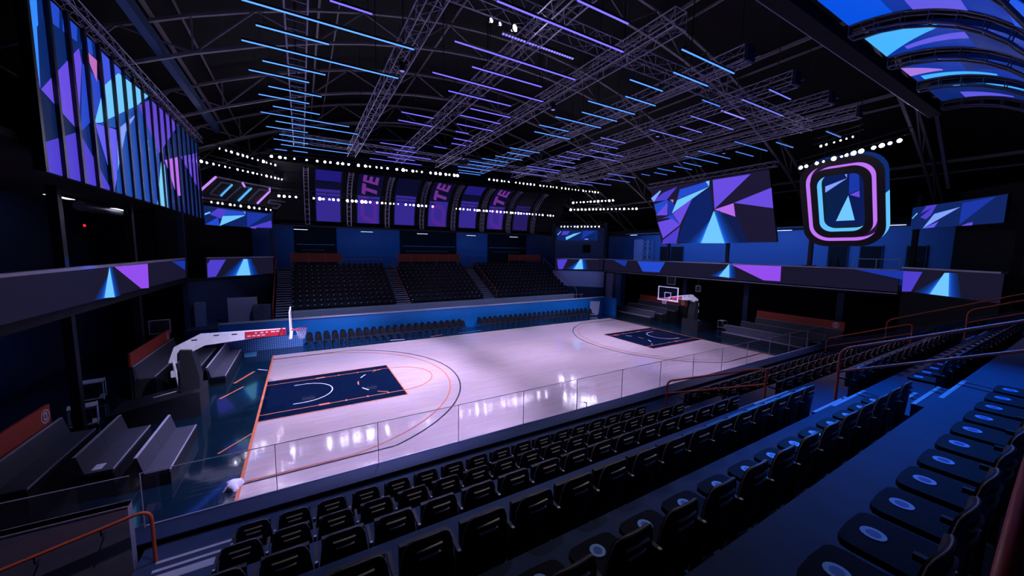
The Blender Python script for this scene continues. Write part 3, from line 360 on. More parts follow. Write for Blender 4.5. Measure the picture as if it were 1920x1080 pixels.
# ---- far barrier and far bleachers
mb = MB(); mb.box(-3.0, 30.4, 17.6, 17.8, 0, 1.78, BARRIER); mb.box(-3.0, 30.4, 17.55, 17.95, 1.78, 1.84, LEDGE); mb.box(30.2, 30.42, 15.9, 17.6, 0, 1.84, BARRIER); struct('wall_far_barrier', mb)
mb = MB(); mb.box(-3, 30.4, 17.8, 20.1, 0, 1.0, CARPET)
mb.box(1.0, 28.1, 20.1, 20.2, 1.0, 2.02, GREYPANEL)
for i in range(11):
    mb.box(-.1, 28.3, 20.2+.62*i, 20.2+.62*(i+1) if i < 10 else 31, 0, 1.7+.31*i, M('bleacher_deck', (.03, .035, .06), .8))
struct('floor_far_bleachers', mb)
FSTAIR = [(-.1, .95), (8.8, 10.02), (17.2, 18.4)]
for xa, xb in FSTAIR:
    mb = MB()
    for i in range(-2, 10):
        for h in (0, 1):
            z = 1.7+.31*i+.155*h; y = 20.2+.62*i+.31*h
            mb.box(xa, xb, y, y+.32 if not (h == 1) else y+.31, 0.5, z+.003, CARPET)
            mb.box(xa, xb, y-.008, y+.05, z-.05, z+.012, NOSING)
    struct('floor_bleacher_steps', mb)
# concourse above the bleachers: back wall with dark openings, soffit and beam
mb = MB(); mb.box(-6, 34, 31, 31.2, 4, 9, WALLBLUE)
for a, b in ((1.2, 5.0), (11.5, 18.3), (22.6, 28.5)): mb.box(a, b, 30.9, 31.0, 4.8, 8.84, BLACKWALL); mb.box(a+.2, b-.2, 30.84, 30.9, 7.05, 7.12, GREYPANEL); mb.box(a+.6, b-1.2, 30.84, 30.9, 6.5, 6.54, GREYPANEL)  # openings' black carried up to the soffit in place of its shadow
struct('wall_concourse', mb)
mb = MB(); mb.box(.2, 29.2, 27.0, 31, 8.85, 9.0, BLACKWALL); mb.box(-1, 31, 26.45, 27.0, 8.64, 8.74, M('beam_navy', (.012, .016, .03), .6)); struct('ceiling_concourse', mb)
mb = MB()
for k in range(10):                                                  # dark curved wall behind the curved banners
    def ap(t, R=0): return (26.75-(3.3)*(1-math.cos(t)), 9.0+4.4*math.sin(t))
    t0, t1 = math.pi/2*k/10, math.pi/2*(k+1)/10
    (ya, za), (yb, zb) = ap(t0), ap(t1)
    mb.add([(-1, ya+.3, za+.2), (31, ya+.3, za+.2), (31, yb+.3, zb+.2), (-1, yb+.3, zb+.2), (-1, ya+.5, za+.4), (31, ya+.5, za+.4), (31, yb+.5, zb+.4), (-1, yb+.5, zb+.4)], [(0, 1, 2, 3), (7, 6, 5, 4)], BLACKWALL)
struct('wall_arch_backing', mb)

# ---- balconies at both ends
def balcony(name, xf, xb, y0, y1, zb=4.5):
    m = MB(); x0, x1 = min(xf, xb), max(xf, xb)
    m.box(x0, x1, y0, y1, zb-.35, zb, BLACKWALL); return struct(name, m)
balcony('floor_balcony_left', -5.15, -14, -15, 21.5, 4.65); balcony('floor_balcony_right', 33.85, 44, -5, 22, 4.55)
mb = MB(); mb.box(-11.2, -11, -15, 26, 4.65, 10, WALLDARK); mb.box(-11.15, -10.95, 8, 8.1, 4.65, 10, BLACKWALL); struct('wall_balcony_left_back', mb)
mb = MB(); mb.box(-11.2, -4.35, -15, 21, 9.35, 9.55, BLACKWALL); mb.box(-11.2, -5.2, 21, 28, 9.35, 9.55, BLACKWALL); struct('ceiling_balcony_left', mb)
mb = MB(); mb.box(40, 40.2, -10, 27, 4.5, 9.6, WALLBLUE); struct('wall_concourse_right', mb)
mb = MB(); mb.box(34.6, 40, -5, 24, 8.9, 9.2, BLACKWALL); struct('ceiling_concourse_right', mb)
mb = MB(); mb.box(38, 38.2, -10, 21.5, 0, 4.2, BLACKWALL); struct('wall_under_balcony_right', mb)
mb = MB(); mb.box(-10, -9.8, -12, 24, 0, 4.3, WALLDARK); mb.box(-9.79, -9.7, 7.7, 11.8, 0, 3.6, BLACKWALL); struct('wall_under_balcony_left', mb)
for i, (x, y, zt) in enumerate(((-5.35, 7.2, 8.7), (-5.35, 13.3, 8.7))):
    m = MB(); m.box(x-.13, x+.13, y-.13, y+.13, 0, zt, DARKMETAL); struct('column', m)
for x, y in ((34.9, 11.1), (34.9, 5.3), (34.9, -1.0)):
    m = MB(); m.box(x-.2, x+.2, y-.2, y+.2, 0, 4.2, WALLDARK); struct('column', m)
for y in (13.1, 7.1, 1.0):
    m = MB(); m.box(34.5, 34.75, y-.12, y+.12, 4.55, 9, DARKMETAL); m.box(34.35, 34.9, y-.35, y+.35, 5.75, 5.95, DARKMETAL); struct('column', m)
# corner walls below and around the corner suites
def P3(a, z): return (a[0], a[1], z)
def wallquad(m, a, b, z0, z1, off, mat):
    m.prism([(a[0], a[1], z0), (b[0], b[1], z0), (b[0], b[1], z1), (a[0], a[1], z1)], (off[0], off[1], 0), mat)
CLa, CLb = (-5.0, 20.95), (-.25, 26.55); CRa, CRb = (29.3, 25.9), (33.65, 21.2)
nL, nR = Vector((.764, -.645, 0)), Vector((-.735, -.678, 0))
mb = MB(); wallquad(mb, CLa, CLb, 0, 4.4, -nL*.2, WALLDARK); wallquad(mb, Vector((*CLa, 0))-nL*2.2, Vector((*CLb, 0))-nL*2.2, 4.4, 10, -nL*.2, BLACKWALL)
wallquad(mb, CLa, CLb, 4.3, 4.5, -nL*2.2, BLACKWALL); wallquad(mb, CLa, CLb, 9.8, 10, -nL*2.2, BLACKWALL); struct('wall_corner_left', mb)
mb = MB(); wallquad(mb, CRa, CRb, 0, 2.4, -nR*.2, WALLDARK); wallquad(mb, CRa, CRb, 2.4, 4.4, -nR*.2, M('pale_wall', (.32, .36, .6), .8)); wallquad(mb, Vector((*CRa, 0))-nR*1.6, Vector((*CRb, 0))-nR*1.6, 4.4, 10, -nR*.2, WALLBLUE)
wallquad(mb, CRa, CRb, 4.3, 4.4, -nR*1.6, BLACKWALL); wallquad(mb, CRa, CRb, 9.8, 10, -nR*1.6, BLACKWALL); struct('wall_corner_right', mb)
for a in (Vector((*CRa, 0))-nR*.2, Vector((*CRb, 0))-nR*.2):
    m = MB(); m.box(a.x-.15, a.x+.15, a.y-.15, a.y+.15, 0, 10.2, WALLDARK); struct('column', m)
for a in (Vector((*CLa, 0))-nL*.2, Vector((*CLb, 0))-nL*.2):
    m = MB(); m.box(a.x-.15, a.x+.15, a.y-.15, a.y+.15, 0, 10.2, WALLDARK); struct('column', m)
m = MB(); m.box(33.9, 34.6, 20.0, 21.1, 0, 4.2, M('pale_wall', (.32, .36, .6), .8)); m.box(33.92, 34.6, 18.7, 19.5, 0, 4.2, WALLBLUE); struct('wall_right_pier', m)

# ================================================================ big screens and displays
def led_mesh(name, polys, nrm, parent, base=None, th=.12, basemat=None):
    """flat display: a body with thickness, and the picture's patches each a hair in front of it"""
    m = MB(); n = Vector(nrm).normalized()
    if base: m.prism([Vector(p) for p in base][::1], -n*th, DARKMETAL); m.poly([Vector(p)+n*.002 for p in base], basemat or LEDBASE)
    out = []; polys = [q for q in polys if q[0] in ('g1', 'g2')]+[q for q in polys if q[0] not in ('g1', 'g2')]
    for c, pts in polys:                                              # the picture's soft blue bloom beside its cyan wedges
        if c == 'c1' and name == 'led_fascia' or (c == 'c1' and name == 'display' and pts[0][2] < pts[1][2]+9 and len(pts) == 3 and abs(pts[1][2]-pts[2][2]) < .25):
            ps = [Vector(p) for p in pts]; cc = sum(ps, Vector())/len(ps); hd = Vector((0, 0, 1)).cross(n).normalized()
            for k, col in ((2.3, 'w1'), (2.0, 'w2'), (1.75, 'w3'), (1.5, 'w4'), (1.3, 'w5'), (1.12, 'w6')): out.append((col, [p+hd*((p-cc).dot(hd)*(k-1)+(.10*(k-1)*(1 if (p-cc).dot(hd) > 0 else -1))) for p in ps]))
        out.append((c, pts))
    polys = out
    for i, (c, pts) in enumerate(polys):
        m.poly([Vector(p)+n*(.004+.002*i) for p in pts], PL(c))
    return m.build(name, parent)
def clipY(pts, y0, y1):
    return [(p[0], min(max(p[1], y0), y1), p[2]) for p in pts]

# left LED wall with dark vertical fins
t = thing('led_wall', 'tall LED wall of blue and violet facets behind black vertical fins', 'screen', (-4, 12, 8.65))
def rel(pts, o): return [Vector(p)-Vector(o) for p in pts]
O0 = (-4, 12, 8.65)
def clip_poly(pts, lo, hi, ax):
    def half(ps, f):
        out = []
        for i in range(len(ps)):
            a, b = ps[i], ps[(i+1) % len(ps)]; fa, fb = f(a), f(b)
            if fa >= 0: out.append(a)
            if fa*fb < 0: out.append(a+(b-a)*(fa/(fa-fb)))
        return out
    ps = [Vector(p) for p in pts]
    ps = half(ps, lambda p: p[ax]-lo)
    return half(ps, lambda p: hi-p[ax]) if ps else ps
pol = []
for c, pts in D['led_left']:
    ps = clip_poly(pts, 3.3, 20.9, 1)
    if ps: ps = clip_poly(ps, 8.66, 13.5, 2)
    if len(ps) > 2: pol.append((c, rel(ps, O0)))
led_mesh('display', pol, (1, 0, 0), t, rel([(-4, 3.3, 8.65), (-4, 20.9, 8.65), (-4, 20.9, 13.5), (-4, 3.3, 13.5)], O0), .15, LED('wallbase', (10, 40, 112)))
fy = 3.3
for k in range(19):
    y = 3.28+k*.978
    MB().box(0, .11, y-.06-12, y+.06-12, -.03, 4.9, DARKMETAL).build('fin', t)
truss_mesh(MB(), (.15, 3.0-12, 5.15), (.15, 21-12, 5.15), .35, TRUSSM, .02).build('truss_rail', t)
# fascia bands of the balconies
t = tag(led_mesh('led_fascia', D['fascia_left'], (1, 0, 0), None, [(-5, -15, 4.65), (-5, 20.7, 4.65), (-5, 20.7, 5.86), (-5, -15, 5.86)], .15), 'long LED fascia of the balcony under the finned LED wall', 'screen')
MB().box(-5.2, -4.97, -15, 20.7, 5.86, 5.96, LEDGE).build('top_rail', t)
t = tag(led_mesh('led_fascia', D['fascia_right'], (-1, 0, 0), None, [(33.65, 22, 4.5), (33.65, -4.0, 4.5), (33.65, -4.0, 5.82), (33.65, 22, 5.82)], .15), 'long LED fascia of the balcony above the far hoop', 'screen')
MB().box(33.62, 33.9, -4.0, 22, 5.82, 5.9, LEDGE).build('top_rail', t); MB().box(33.6, 33.8, -4.0, 22, 4.36, 4.42, TRUSSM).build('lower_rail', t)
def diag_screen(name, key, nrm, label, rail=True, basemat=None):
    ext = [Vector(p) for p in D[key+'_ext']]
    z1 = (ext[0].z+ext[1].z)/2; z0 = (ext[2].z+ext[3].z)/2
    a = (ext[0]+ext[3])/2; b = (ext[1]+ext[2])/2
    base = [(a.x, a.y, z0), (b.x, b.y, z0), (b.x, b.y, z1), (a.x, a.y, z1)]
    o = tag(led_mesh(name, D[key], nrm, None, base, .15, basemat), label, 'screen')
    if rail:
        m = MB(); m.bar((a.x, a.y, z1+.04), (b.x, b.y, z1+.04), .25, .08, LEDGE); m.build('top_rail', o)
    return o, a, b, z0, z1
BB = LED('bluebase', (12, 34, 96))
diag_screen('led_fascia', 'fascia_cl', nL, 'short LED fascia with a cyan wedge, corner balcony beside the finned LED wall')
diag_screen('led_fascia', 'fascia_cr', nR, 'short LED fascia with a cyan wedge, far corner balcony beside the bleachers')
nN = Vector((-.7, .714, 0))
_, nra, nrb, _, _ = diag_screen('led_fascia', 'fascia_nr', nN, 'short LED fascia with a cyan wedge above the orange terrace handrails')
diag_screen('corner_screen', 'scr_cl', nL, 'small corner screen under the outlined letter sign', False, BB)
diag_screen('corner_screen', 'scr_cr', nR, 'small corner screen between the bleachers and the far balcony', False, BB)
diag_screen('corner_screen', 'scr_nr', nN, 'wide dim blue screen over the dark suite beside the rounded sign', False, BB)
# dark suite behind the near right corner
m = MB()
a2, b2 = Vector((nra.x, nra.y, 0))-nN*2.2, Vector((nrb.x, nrb.y, 0))-nN*2.2
wallquad(m, a2, b2, 0, 10.5, -nN*.2, BLACKWALL); wallquad(m, nra, nrb, 0, 4.55, -nN*.2, BLACKWALL); wallquad(m, nra, nrb, 4.55, 4.65, -nN*2.2, BLACKWALL)
struct('wall_corner_near', m)
for q in (nra-nN*.35, nrb-nN*.35):
    m = MB(); m.box(q.x-.12, q.x+.12, q.y-.12, q.y+.12, 0, 10.4, BLACKWALL); struct('column', m)
# big tilted screen
t = thing('hanging_screen', 'big tilted LED screen of violet and cyan facets hung above the far balcony', 'screen', (33, 7.7, 7.62))
O1 = (33, 7.7, 7.62); nM = Vector((-.928, 0, -.3726))
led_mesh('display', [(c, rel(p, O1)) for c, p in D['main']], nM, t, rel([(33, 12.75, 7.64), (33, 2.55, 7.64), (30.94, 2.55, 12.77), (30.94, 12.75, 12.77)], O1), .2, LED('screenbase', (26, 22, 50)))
truss_mesh(MB(), (-2.05, -5.6, 5.45), (-2.05, 5.3, 5.45), .35, TRUSSM, .022).build('truss_rail', t)
for y in (-4.5, 0, 4.5): MB().bar((-2.05, y, 5.6), (-2.05, y, 16.9-7.62), .03, .03, DARKMETAL, (0, 1, 0)).build('hanger', t)
# rounded O sign
t = thing('ring_sign', 'huge hanging rounded ring sign with pink and cyan glowing bands', 'sign', (32.5, -1.25, 10.2))
UY = Vector((0, -1, 0)); UZ = Vector((-.3726, 0, .928)).normalized(); NO = Vector((-.928, 0, -.3726))
def rrect(w, h, r, n=8):
    out = []
    for cx, cy, a0 in ((w-r, h-r, 0), (-w+r, h-r, 90), (-w+r, -h+r, 180), (w-r, -h+r, 270)):
        for k in range(n+1):
            a = math.radians(a0+90*k/n); out.append((cx+r*math.cos(a), cy+r*math.sin(a)))
    res = []
    for i, p in enumerate(out):                                       # extra points along the straight sides
        q = out[(i+1) % len(out)]; k = 8 if w > .3 and i % (n+1) == n else 1
        res += [(p[0]+(q[0]-p[0])*j/k, p[1]+(q[1]-p[1])*j/k) for j in range(k)]
    return res
def ringpart(name, o_w, o_h, o_r, i_w, i_h, i_r, d0, d1, face, outer, inner):
    m = MB(); A = rrect(o_w, o_h, o_r); B = rrect(i_w, i_h, i_r); n = len(A)
    C = lambda p, d: UY*p[0]+UZ*p[1]+NO*d
    for k in range(n):
        j = (k+1) % n
        m.add([C(A[k], d1), C(A[j], d1), C(B[j], d1), C(B[k], d1)], [(0, 1, 2, 3)], face)
        m.add([C(A[k], d0), C(A[j], d0), C(B[j], d0), C(B[k], d0)], [(3, 2, 1, 0)], face)
        m.add([C(A[k], d0), C(A[j], d0), C(A[j], d1), C(A[k], d1)], [(0, 1, 2, 3)], outer(A[k]) if callable(outer) else outer)
        m.add([C(B[k], d0), C(B[j], d0), C(B[j], d1), C(B[k], d1)], [(3, 2, 1, 0)], inner)
    return m.build(name, t)
SFACE = M('sign_face', (.005, .005, .008), .6); PINK = LED('pinkband', (186, 112, 240), 1.05); CYAN = LED('cyanband', (96, 190, 250), 1.05); SIDEBLUE = LED('sideblue', (14, 44, 110))
ringpart('outer_ring', 2.12, 2.95, 1.3, 1.76, 2.56, 1.08, -.35, .35, SFACE, lambda p: CYAN if (p[0] > 0 and p[1] < .3) else SIDEBLUE, PINK)
ringpart('inner_ring', 1.54, 2.34, .92, 1.16, 1.9, .66, -.35, .35, SFACE, PINK, CYAN)
ringpart('backing', 2.0, 2.85, 1.0, 1.0, 1.7, .4, -.45, -.34, SFACE, SFACE, SFACE)
m = MB(); m.prism([UY*a*1.0+UZ*b*1.72-NO*.33 for a, b in ((-1, -1), (1, -1), (1, 1), (-1, 1))], -NO*.08, LED('osign', (8, 24, 84)))
cs = [Vector(p)-Vector((32.5, -1.25, 10.2)) for p in D['o_scr_ext']]
for i, (c, pts) in enumerate(D['o_scr']):
    q = []
    for p in pts:
        v = Vector(p)-Vector((32.5, -1.25, 10.2)); q.append(UY*max(-1, min(1, v.dot(UY)))+UZ*max(-1.7, min(1.7, v.dot(UZ)+.08))-NO*(.325-.001*i))
    m.poly(q, PL(c))
m.build('display', t)
for y in (-.8, .8): MB().bar(UY*y+UZ*2.9, UY*y+Vector((-1.1, 0, 6.6)), .04, .04, DARKMETAL, (0, 1, 0)).build('hanger', t)
# outlined letters in the left corner
t = thing('letter_sign', 'slanted sign of outlined letters edged in pink and cyan light', 'sign', (-2.2, 23.6, 10.5))
O2 = Vector((-2.2, 23.6, 10.5))
mats = {'pink': LED('signpink', (200, 140, 250)), 'cyan': LED('signcyan', (90, 180, 250)), 'grey': M('sign_outline', (.13, .12, .16), .5)}
for w, pl in [(a[0], a[1]) for a in D['ote_sign']]:
    m = MB()
    for a, b in zip(pl, pl[1:]): m.bar(Vector(a)-O2, Vector(b)-O2, .09 if w != 'grey' else .05, .12, mats[w])
    m.build('light_strip' if w != 'grey' else 'outline', t)
m = MB(); ps = [D['ote_sign'][0][1][0], D['ote_sign'][0][1][1], D['ote_sign'][0][1][2], D['ote_sign'][1][1][1], D['ote_sign'][8][1][1]]
lo = [Vector(p)-O2-nL*.08 for p in (D['ote_sign'][0][1][0], D['ote_sign'][0][1][1], D['ote_sign'][0][1][2], D['ote_sign'][1][1][1], D['ote_sign'][12][1][4], D['ote_sign'][8][1][1])]
m.prism(lo, -nL*.3, SFACE); m.build('backing', t)
# ---------------- curved banners over the bleachers
def arc(t, off=0.):                                                   # t 0..1 from the beam up
    a = math.pi/2*.93*t
    return Vector((0, 26.5-3.3*(1-math.cos(a))+off, 9.0+4.3*math.sin(a)+off*.6))
AX = D['arcX']
BN = LED('bannernavy', (8, 10, 40)); BV = LED('bannerviolet', (50, 38, 138)); BV2 = LED('bannerviolet_b', (30, 24, 116)); BM = LED('bannermagenta', (104, 46, 136)); BD = LED('bannerdim', (34, 24, 92))
BO = LED('bannermagenta_low', (74, 36, 142))
def strip(m, s0, s1, x0, x1, mat, off, n=8, sh=None):
    for k in range(n):
        a, b = s0+(s1-s0)*k/n, s0+(s1-s0)*(k+1)/n
        if a < 0 or b > 1.02: continue
        pa, pb = arc(a, off), arc(b, off)
        m.add([(x0, pa.y, pa.z), (x1, pa.y, pa.z), (x1, pb.y, pb.z), (x0, pb.y, pb.z)], [(0, 1, 2, 3)], mat)
def glyph(m, x0, x1, s0, s1, strokes, mat, sh=.16):
    """strokes (a0,a1,b0,b1): a along the reading direction, which runs up the banner; b across, glyph top to the left"""
    H = s1-s0
    def pt(a, b, off=-.035):
        s = max(.035, s0+H*(a+sh*b)); q = arc(s, off); return (x0+(x1-x0)*(1-b)/2, q.y, q.z)
    for a0, a1, b0, b1 in strokes:
        for i in range(4):
            for k in range(3):
                u0, u1 = a0+(a1-a0)*i/4, a0+(a1-a0)*(i+1)/4; w0, w1 = b0+(b1-b0)*k/3, b0+(b1-b0)*(k+1)/3
                m.add([pt(u0, w1), pt(u0, w0), pt(u1, w0), pt(u1, w1)], [(0, 1, 2, 3)], mat)
GE = [(0, .27, -1, 1), (.27, 1, .55, 1), (.27, .95, -.22, .22), (.27, 1, -1, -.55)]
GT = [(0, 1, .5, 1), (.34, .66, -1, .5)]
GO = [(0, .24, -.75, .75), (.76, 1, -.75, .75), (.1, .9, .55, 1), (.1, .9, -1, -.55)]
for k in range(7):
    xm = (AX[k]+AX[k+1])/2; x0, x1 = xm-.98, xm+.98
    letters = k % 2 == 1
    nm = ['first', 'second', 'third', 'fourth', 'fifth', 'sixth', 'last'][k]
    t = thing('curved_banner', f"curved {'lettered' if letters else 'plain violet'} banner screen over the bleachers, {nm} from the finned LED wall", 'banner', (0, 0, 0), 'curved banner screens above the bleachers')
    m = MB(); strip(m, 0.02, .99, x0-.1, x1+.1, BN if k < 6 else M('banner_off', (.01, .01, .02), .6), .02, 14)
    strip(m, 0.02, .99, x0-.1, x1+.1, SFACE, .12, 14); m.build('display', t)
    m = MB()
    if letters:
        strip(m, .03, .47, x0, x1, BV, -.0)
        glyph(m, x0+.25, x1-.2, .04, .42, GO, BO); glyph(m, x0+.3, x1-.3, .47, .68, GT, BM); glyph(m, x0+.3, x1-.3, .72, .93, GE, BM)
        m.build('lettering', t)
    else:
        strip(m, .03, .52, x0, x1, BV if k < 6 else BD, -.0)
        if k in (0, 4): strip(m, .68, .97, x0, x1, BV2, -.0)
        m.build('picture', t)
for k, x in enumerate(AX):
    m = MB(); n = 14
    for s in (-.17, .17):
        m.tube([Vector((x+s, 0, 0))+arc(.99*i/n, -.25) for i in range(n+1)], .028, TRUSSM, 5)
        m.tube([Vector((x+s, 0, 0))+arc(.99*i/n, .05) for i in range(n+1)], .022, TRUSSM, 4)
    for i in range(n+1):
        p = Vector((x, 0, 0))+arc(.99*i/n, -.25); m.tube([p+Vector((-.17, 0, 0)), p+Vector((.17, 0, 0))], .018, TRUSSM, 4)
        q = Vector((x, 0, 0))+arc(.99*i/n, .05)
        for s in (-.17, .17): m.tube([p+Vector((s, 0, 0)), q+Vector((s, 0, 0))], .012, TRUSSM, 3)
    tag(m.build('arched_truss'), f'curved ladder truss between the banners, {nth(k)} from the finned LED wall', 'truss', 'arched trusses over the bleachers')
# ---------------- vault of LED panels over the near stand
def varc(t, off=0.):
    a = math.pi/2*t
    return Vector((0, -6.7-3.95*math.sin(a)-off*.5*t, 8.3+4.66*math.cos(a)+off))
VX = [8.6, 11.85, 15.1, 18.2, 21.3, 24.5]
def vstrip(m, s0, s1, x0, x1, mat, off, n=8, x0b=None, x1b=None):
    x0b = x0 if x0b is None else x0b; x1b = x1 if x1b is None else x1b
    for k in range(n):
        f0, f1 = k/n, (k+1)/n
        a, b = s0+(s1-s0)*f0, s0+(s1-s0)*f1
        pa, pb = varc(a, off), varc(b, off)
        m.add([(x0+(x0b-x0)*f0, pa.y, pa.z), (x0+(x0b-x0)*f1, pb.y, pb.z), (x1+(x1b-x1)*f1, pb.y, pb.z), (x1+(x1b-x1)*f0, pa.y, pa.z)], [(0, 1, 2, 3)], mat)
VB = LED('vaultblue', (10, 50, 160)); VD = LED('vaultdeep', (8, 36, 112)); VC = LED('vaultcyan', (70, 180, 255)); VV = LED('vaultviolet', (96, 88, 225)); VP = LED('vaultpink', (170, 120, 225)); VE = LED('vaultelec', (0, 80, 225))
# patches of each band: start, end along the arc, then the near and far edge at either end
pics = [[(0, .3, 0, 1, 0, .6, VE)],
        [(0, .14, 0, 1, .45, 1, VE), (.2, .36, .55, 1, .3, 1, VV), (.5, .8, 0, 1, 0, .5, VE)],
        [(0, .23, 0, .95, .0, .12, VC), (.08, .34, .72, .86, .2, .5, VV), (.3, .5, .0, 1, .3, 1, VD), (.6, .8, .2, .9, .5, .6, VV)],
        [(.03, .3, .72, .97, .85, .97, VC), (.0, .12, .05, .6, .55, .62, VP), (.2, .45, .1, .75, .05, .2, VD), (.5, .8, .3, .8, .5, .6, VV)],
        [(.1, .3, .55, .98, .8, .9, VV), (.1, .4, 0, .1, 0, .12, VC)]]
for k in range(5):
    x0, x1 = VX[k]+.95, VX[k+1]-.2
    t = thing('vault_screen', f"curved overhead LED panel glowing blue, {['nearest', 'second', 'third', 'fourth', 'farthest'][k]} of the bands above the near stand", 'screen', (0, 0, 0), 'curved LED bands over the near stand')
    m = MB(); vstrip(m, 0, 1, x0, x1, VB if k != 4 else VD, 0, 16); vstrip(m, 0, 1, x0, x1, SFACE, .12, 16); m.build('display', t)
    for i, (s0, s1, u0, u1, v0, v1, mt) in enumerate(pics[k]): m = MB(); vstrip(m, s0, s1, x0+(x1-x0)*u0, x0+(x1-x0)*u1, mt, -.01-.004*i, 12, x0+(x1-x0)*v0, x0+(x1-x0)*v1); m.build('picture', t)
    m = MB(); n = 12; x = VX[k+1]
    for dx, off in ((-.16, -.28), (.16, -.28), (-.16, .0), (.16, .0)): m.tube([Vector((x+dx, 0, 0))+varc(i/n, off) for i in range(n+1)], .03, VTRUSS, 5)
    for i in range(n+1):
        p, q = varc(i/n, -.28), varc(i/n, 0)
        for dx in (-.16, .16): m.tube([p+Vector((x+dx, 0, 0)), q+Vector((x+dx, 0, 0))], .016, VTRUSS, 3)
        m.tube([p+Vector((x-.16, 0, 0)), p+Vector((x+.16, 0, 0))], .016, VTRUSS, 3)
    m.box(x-.1, x+.1, -11.0, -10.6, 8.0, 8.3, DARKMETAL)
    tag(m.build('arched_truss'), f"curved dark truss under the overhead LED bands, {['nearest', 'second', 'third', 'fourth', 'farthest'][k]} from the near seats", 'truss', 'arched trusses over the near stand')
m = MB(); m.box(2, 26.5, -6.35, -5.95, 12.95, 13.3, BLACKWALL); m.tube([(2, -5.93, 12.97), (26.5, -5.93, 12.97)], .02, TRUSSM, 5); m.bar((26.2, -6.2, 13.1), (33.2, -5.6, 10.6), .12, .2, VTRUSS); m.bar((26.2, -6.2, 13.1), (33.2, -5.2, 12.6), .1, .12, VTRUSS); struct('beam_vault', m)
m = MB(); 
for k in range(8):
    a, b = varc(k/8, .25), varc((k+1)/8, .25)
    m.add([(2, a.y, a.z), (2, b.y, b.z), (26, b.y, b.z), (26, a.y, a.z)], [(0, 1, 2, 3)], BLACKWALL)
struct('wall_vault_backing', m)

# ================================================================ roof steel, lighting trusses, tubes, lamps
for k, y in enumerate((-4, 3, 10, 17, 24, 30)):
    m = MB(); n = 24; xs = [-13.5+55.6*i/n for i in range(n+1)]
    lo = [Vector((x, y, roofz(x)-.1)) for x in xs]; hi = [Vector((x, y, roofz(x)+1.4)) for x in xs]
    for i in range(n):
        m.bar(lo[i], lo[i+1], .14, .12, ROOFSTEEL); m.bar(hi[i], hi[i+1], .14, .12, ROOFSTEEL)
        if i % 2: m.bar(lo[i], hi[i+1], .07, .07, ROOFSTEEL); m.bar(hi[i], lo[i], .06, .06, ROOFSTEEL) if i % 4 == 1 else None
        else: m.bar(hi[i], lo[i+1], .07, .07, ROOFSTEEL)
    o = tag(m.build('roof_truss'), f'bowed steel roof truss spanning the hall, {nth(k)} from the near stand', 'truss', 'bowed roof trusses')
for k, x in enumerate((-9, -3.2, 3, 9, 14.5, 20, 26, 32, 38)):
    m = MB(); m.bar((x, -15, roofz(x)+1.62), (x, 35, roofz(x)+1.62), .1, .2, ROOFSTEEL); m.bar((x+.9, -15, roofz(x+.9)+1.62), (x+.9, 35, roofz(x+.9)+1.62), .06, .12, ROOFSTEEL)
    m.build('ceiling_purlin')['kind'] = 'structure'
m = MB(); m.bar((-3.0, -12, 14.9), (-3.0, 22, 14.9), .3, .45, M('duct_blue', (.03, .07, .16), .5)); tag(m.build('ventilation_duct'), 'long dark blue duct under the roof beside the finned LED wall', 'duct')
LTX = [1.9, 5.05, 8.25, 11.35, 14.9, 18.2, 21.4, 24.4]
for k, x in enumerate(LTX):
    m = MB(); y0 = -4.1 if k > 2 else -5.8
    if k == 0:
        for s in (-.28, .28): m.tube([(x+s, y0, 13.3), (x+s, 17, 13.3)], .03, TRUSSM, 5)
        for i in range(46): m.tube([(x-.28, y0+.5*i, 13.3), (x+.28, y0+.5*i, 13.3)], .018, TRUSSM, 4)
    else:
        truss_mesh(m, (x, y0, 13.35), (x, 17, 13.35), .5, TRUSSM, .022, .55)
        if k > 3:
            for dx in (.45, .75): m.tube([(x+dx, y0, 13.5), (x+dx, 12, 13.5)], .02, TRUSSM, 4)
    for yy in range(int(y0)+2, 17, 5): m.bar((x, yy, 13.6), (x, yy, roofz(x)+1), .03, .03, DARKMETAL, (0, 1, 0))
    if k > 3: m.box(x-.2, x+.25, y0-.1, y0, 13.1, 13.6, M('truss_cap_blue', (.012, .03, .09), .6))
    tag(m.build('lighting_truss'), f'long lattice lighting truss under the roof, {nth(k)} from the finned LED wall', 'truss', 'lattice lighting trusses')
for y, lbl in ((-1.1, 'nearest the camera'), (17.4, 'over the far court edge')):
    m = MB(); truss_mesh(m, (1, y, 13.95), (27, y, 13.95), .5, TRUSSM, .022, .6); tag(m.build('cross_truss'), f'cross truss running the length of the court, {lbl}', 'truss')
groups = [('BLUE', 'ladder truss', (80, 140, 255)), ('PURP', 'second lattice trusses', (104, 92, 255)), ('BLUE2', 'fourth lattice truss', (72, 130, 255)), ('LAV', 'sixth lattice truss', (112, 116, 240)), ('BLUE3', 'far hanging screen', (72, 128, 250))]
for gi, (c, (nm, near, rgb)) in enumerate(zip(D['tubes'], groups)):
    for i, (x0, x1, y) in enumerate(sorted(c, key=lambda a: a[2])):
        k = 1.45 if gi in (0, 1, 2) else .95
        m = MB(); h = (x1-x0)/2
        mt = LED('tube_'+nm, rgb, k*(1.35 if y < 4 else 1.))
        m.box(-h, h, -.018, .018, -.025, .0, mt); m.box(-h, h, -.03, .03, 0, .05, DARKMETAL)
        for s in (-.8, .8): m.bar((s*h, 0, .05), (s*h, 0, .5 if gi else .6), .012, .012, DARKMETAL, (0, 1, 0))
        tag(m.build('light_tube', None, ((x0+x1)/2, y, 12.9)), f"glowing {'violet' if gi in (1, 3) else 'blue'} light tube by the {near}, {nth(i)} from the camera side", 'light', f'light tubes by the {near}')
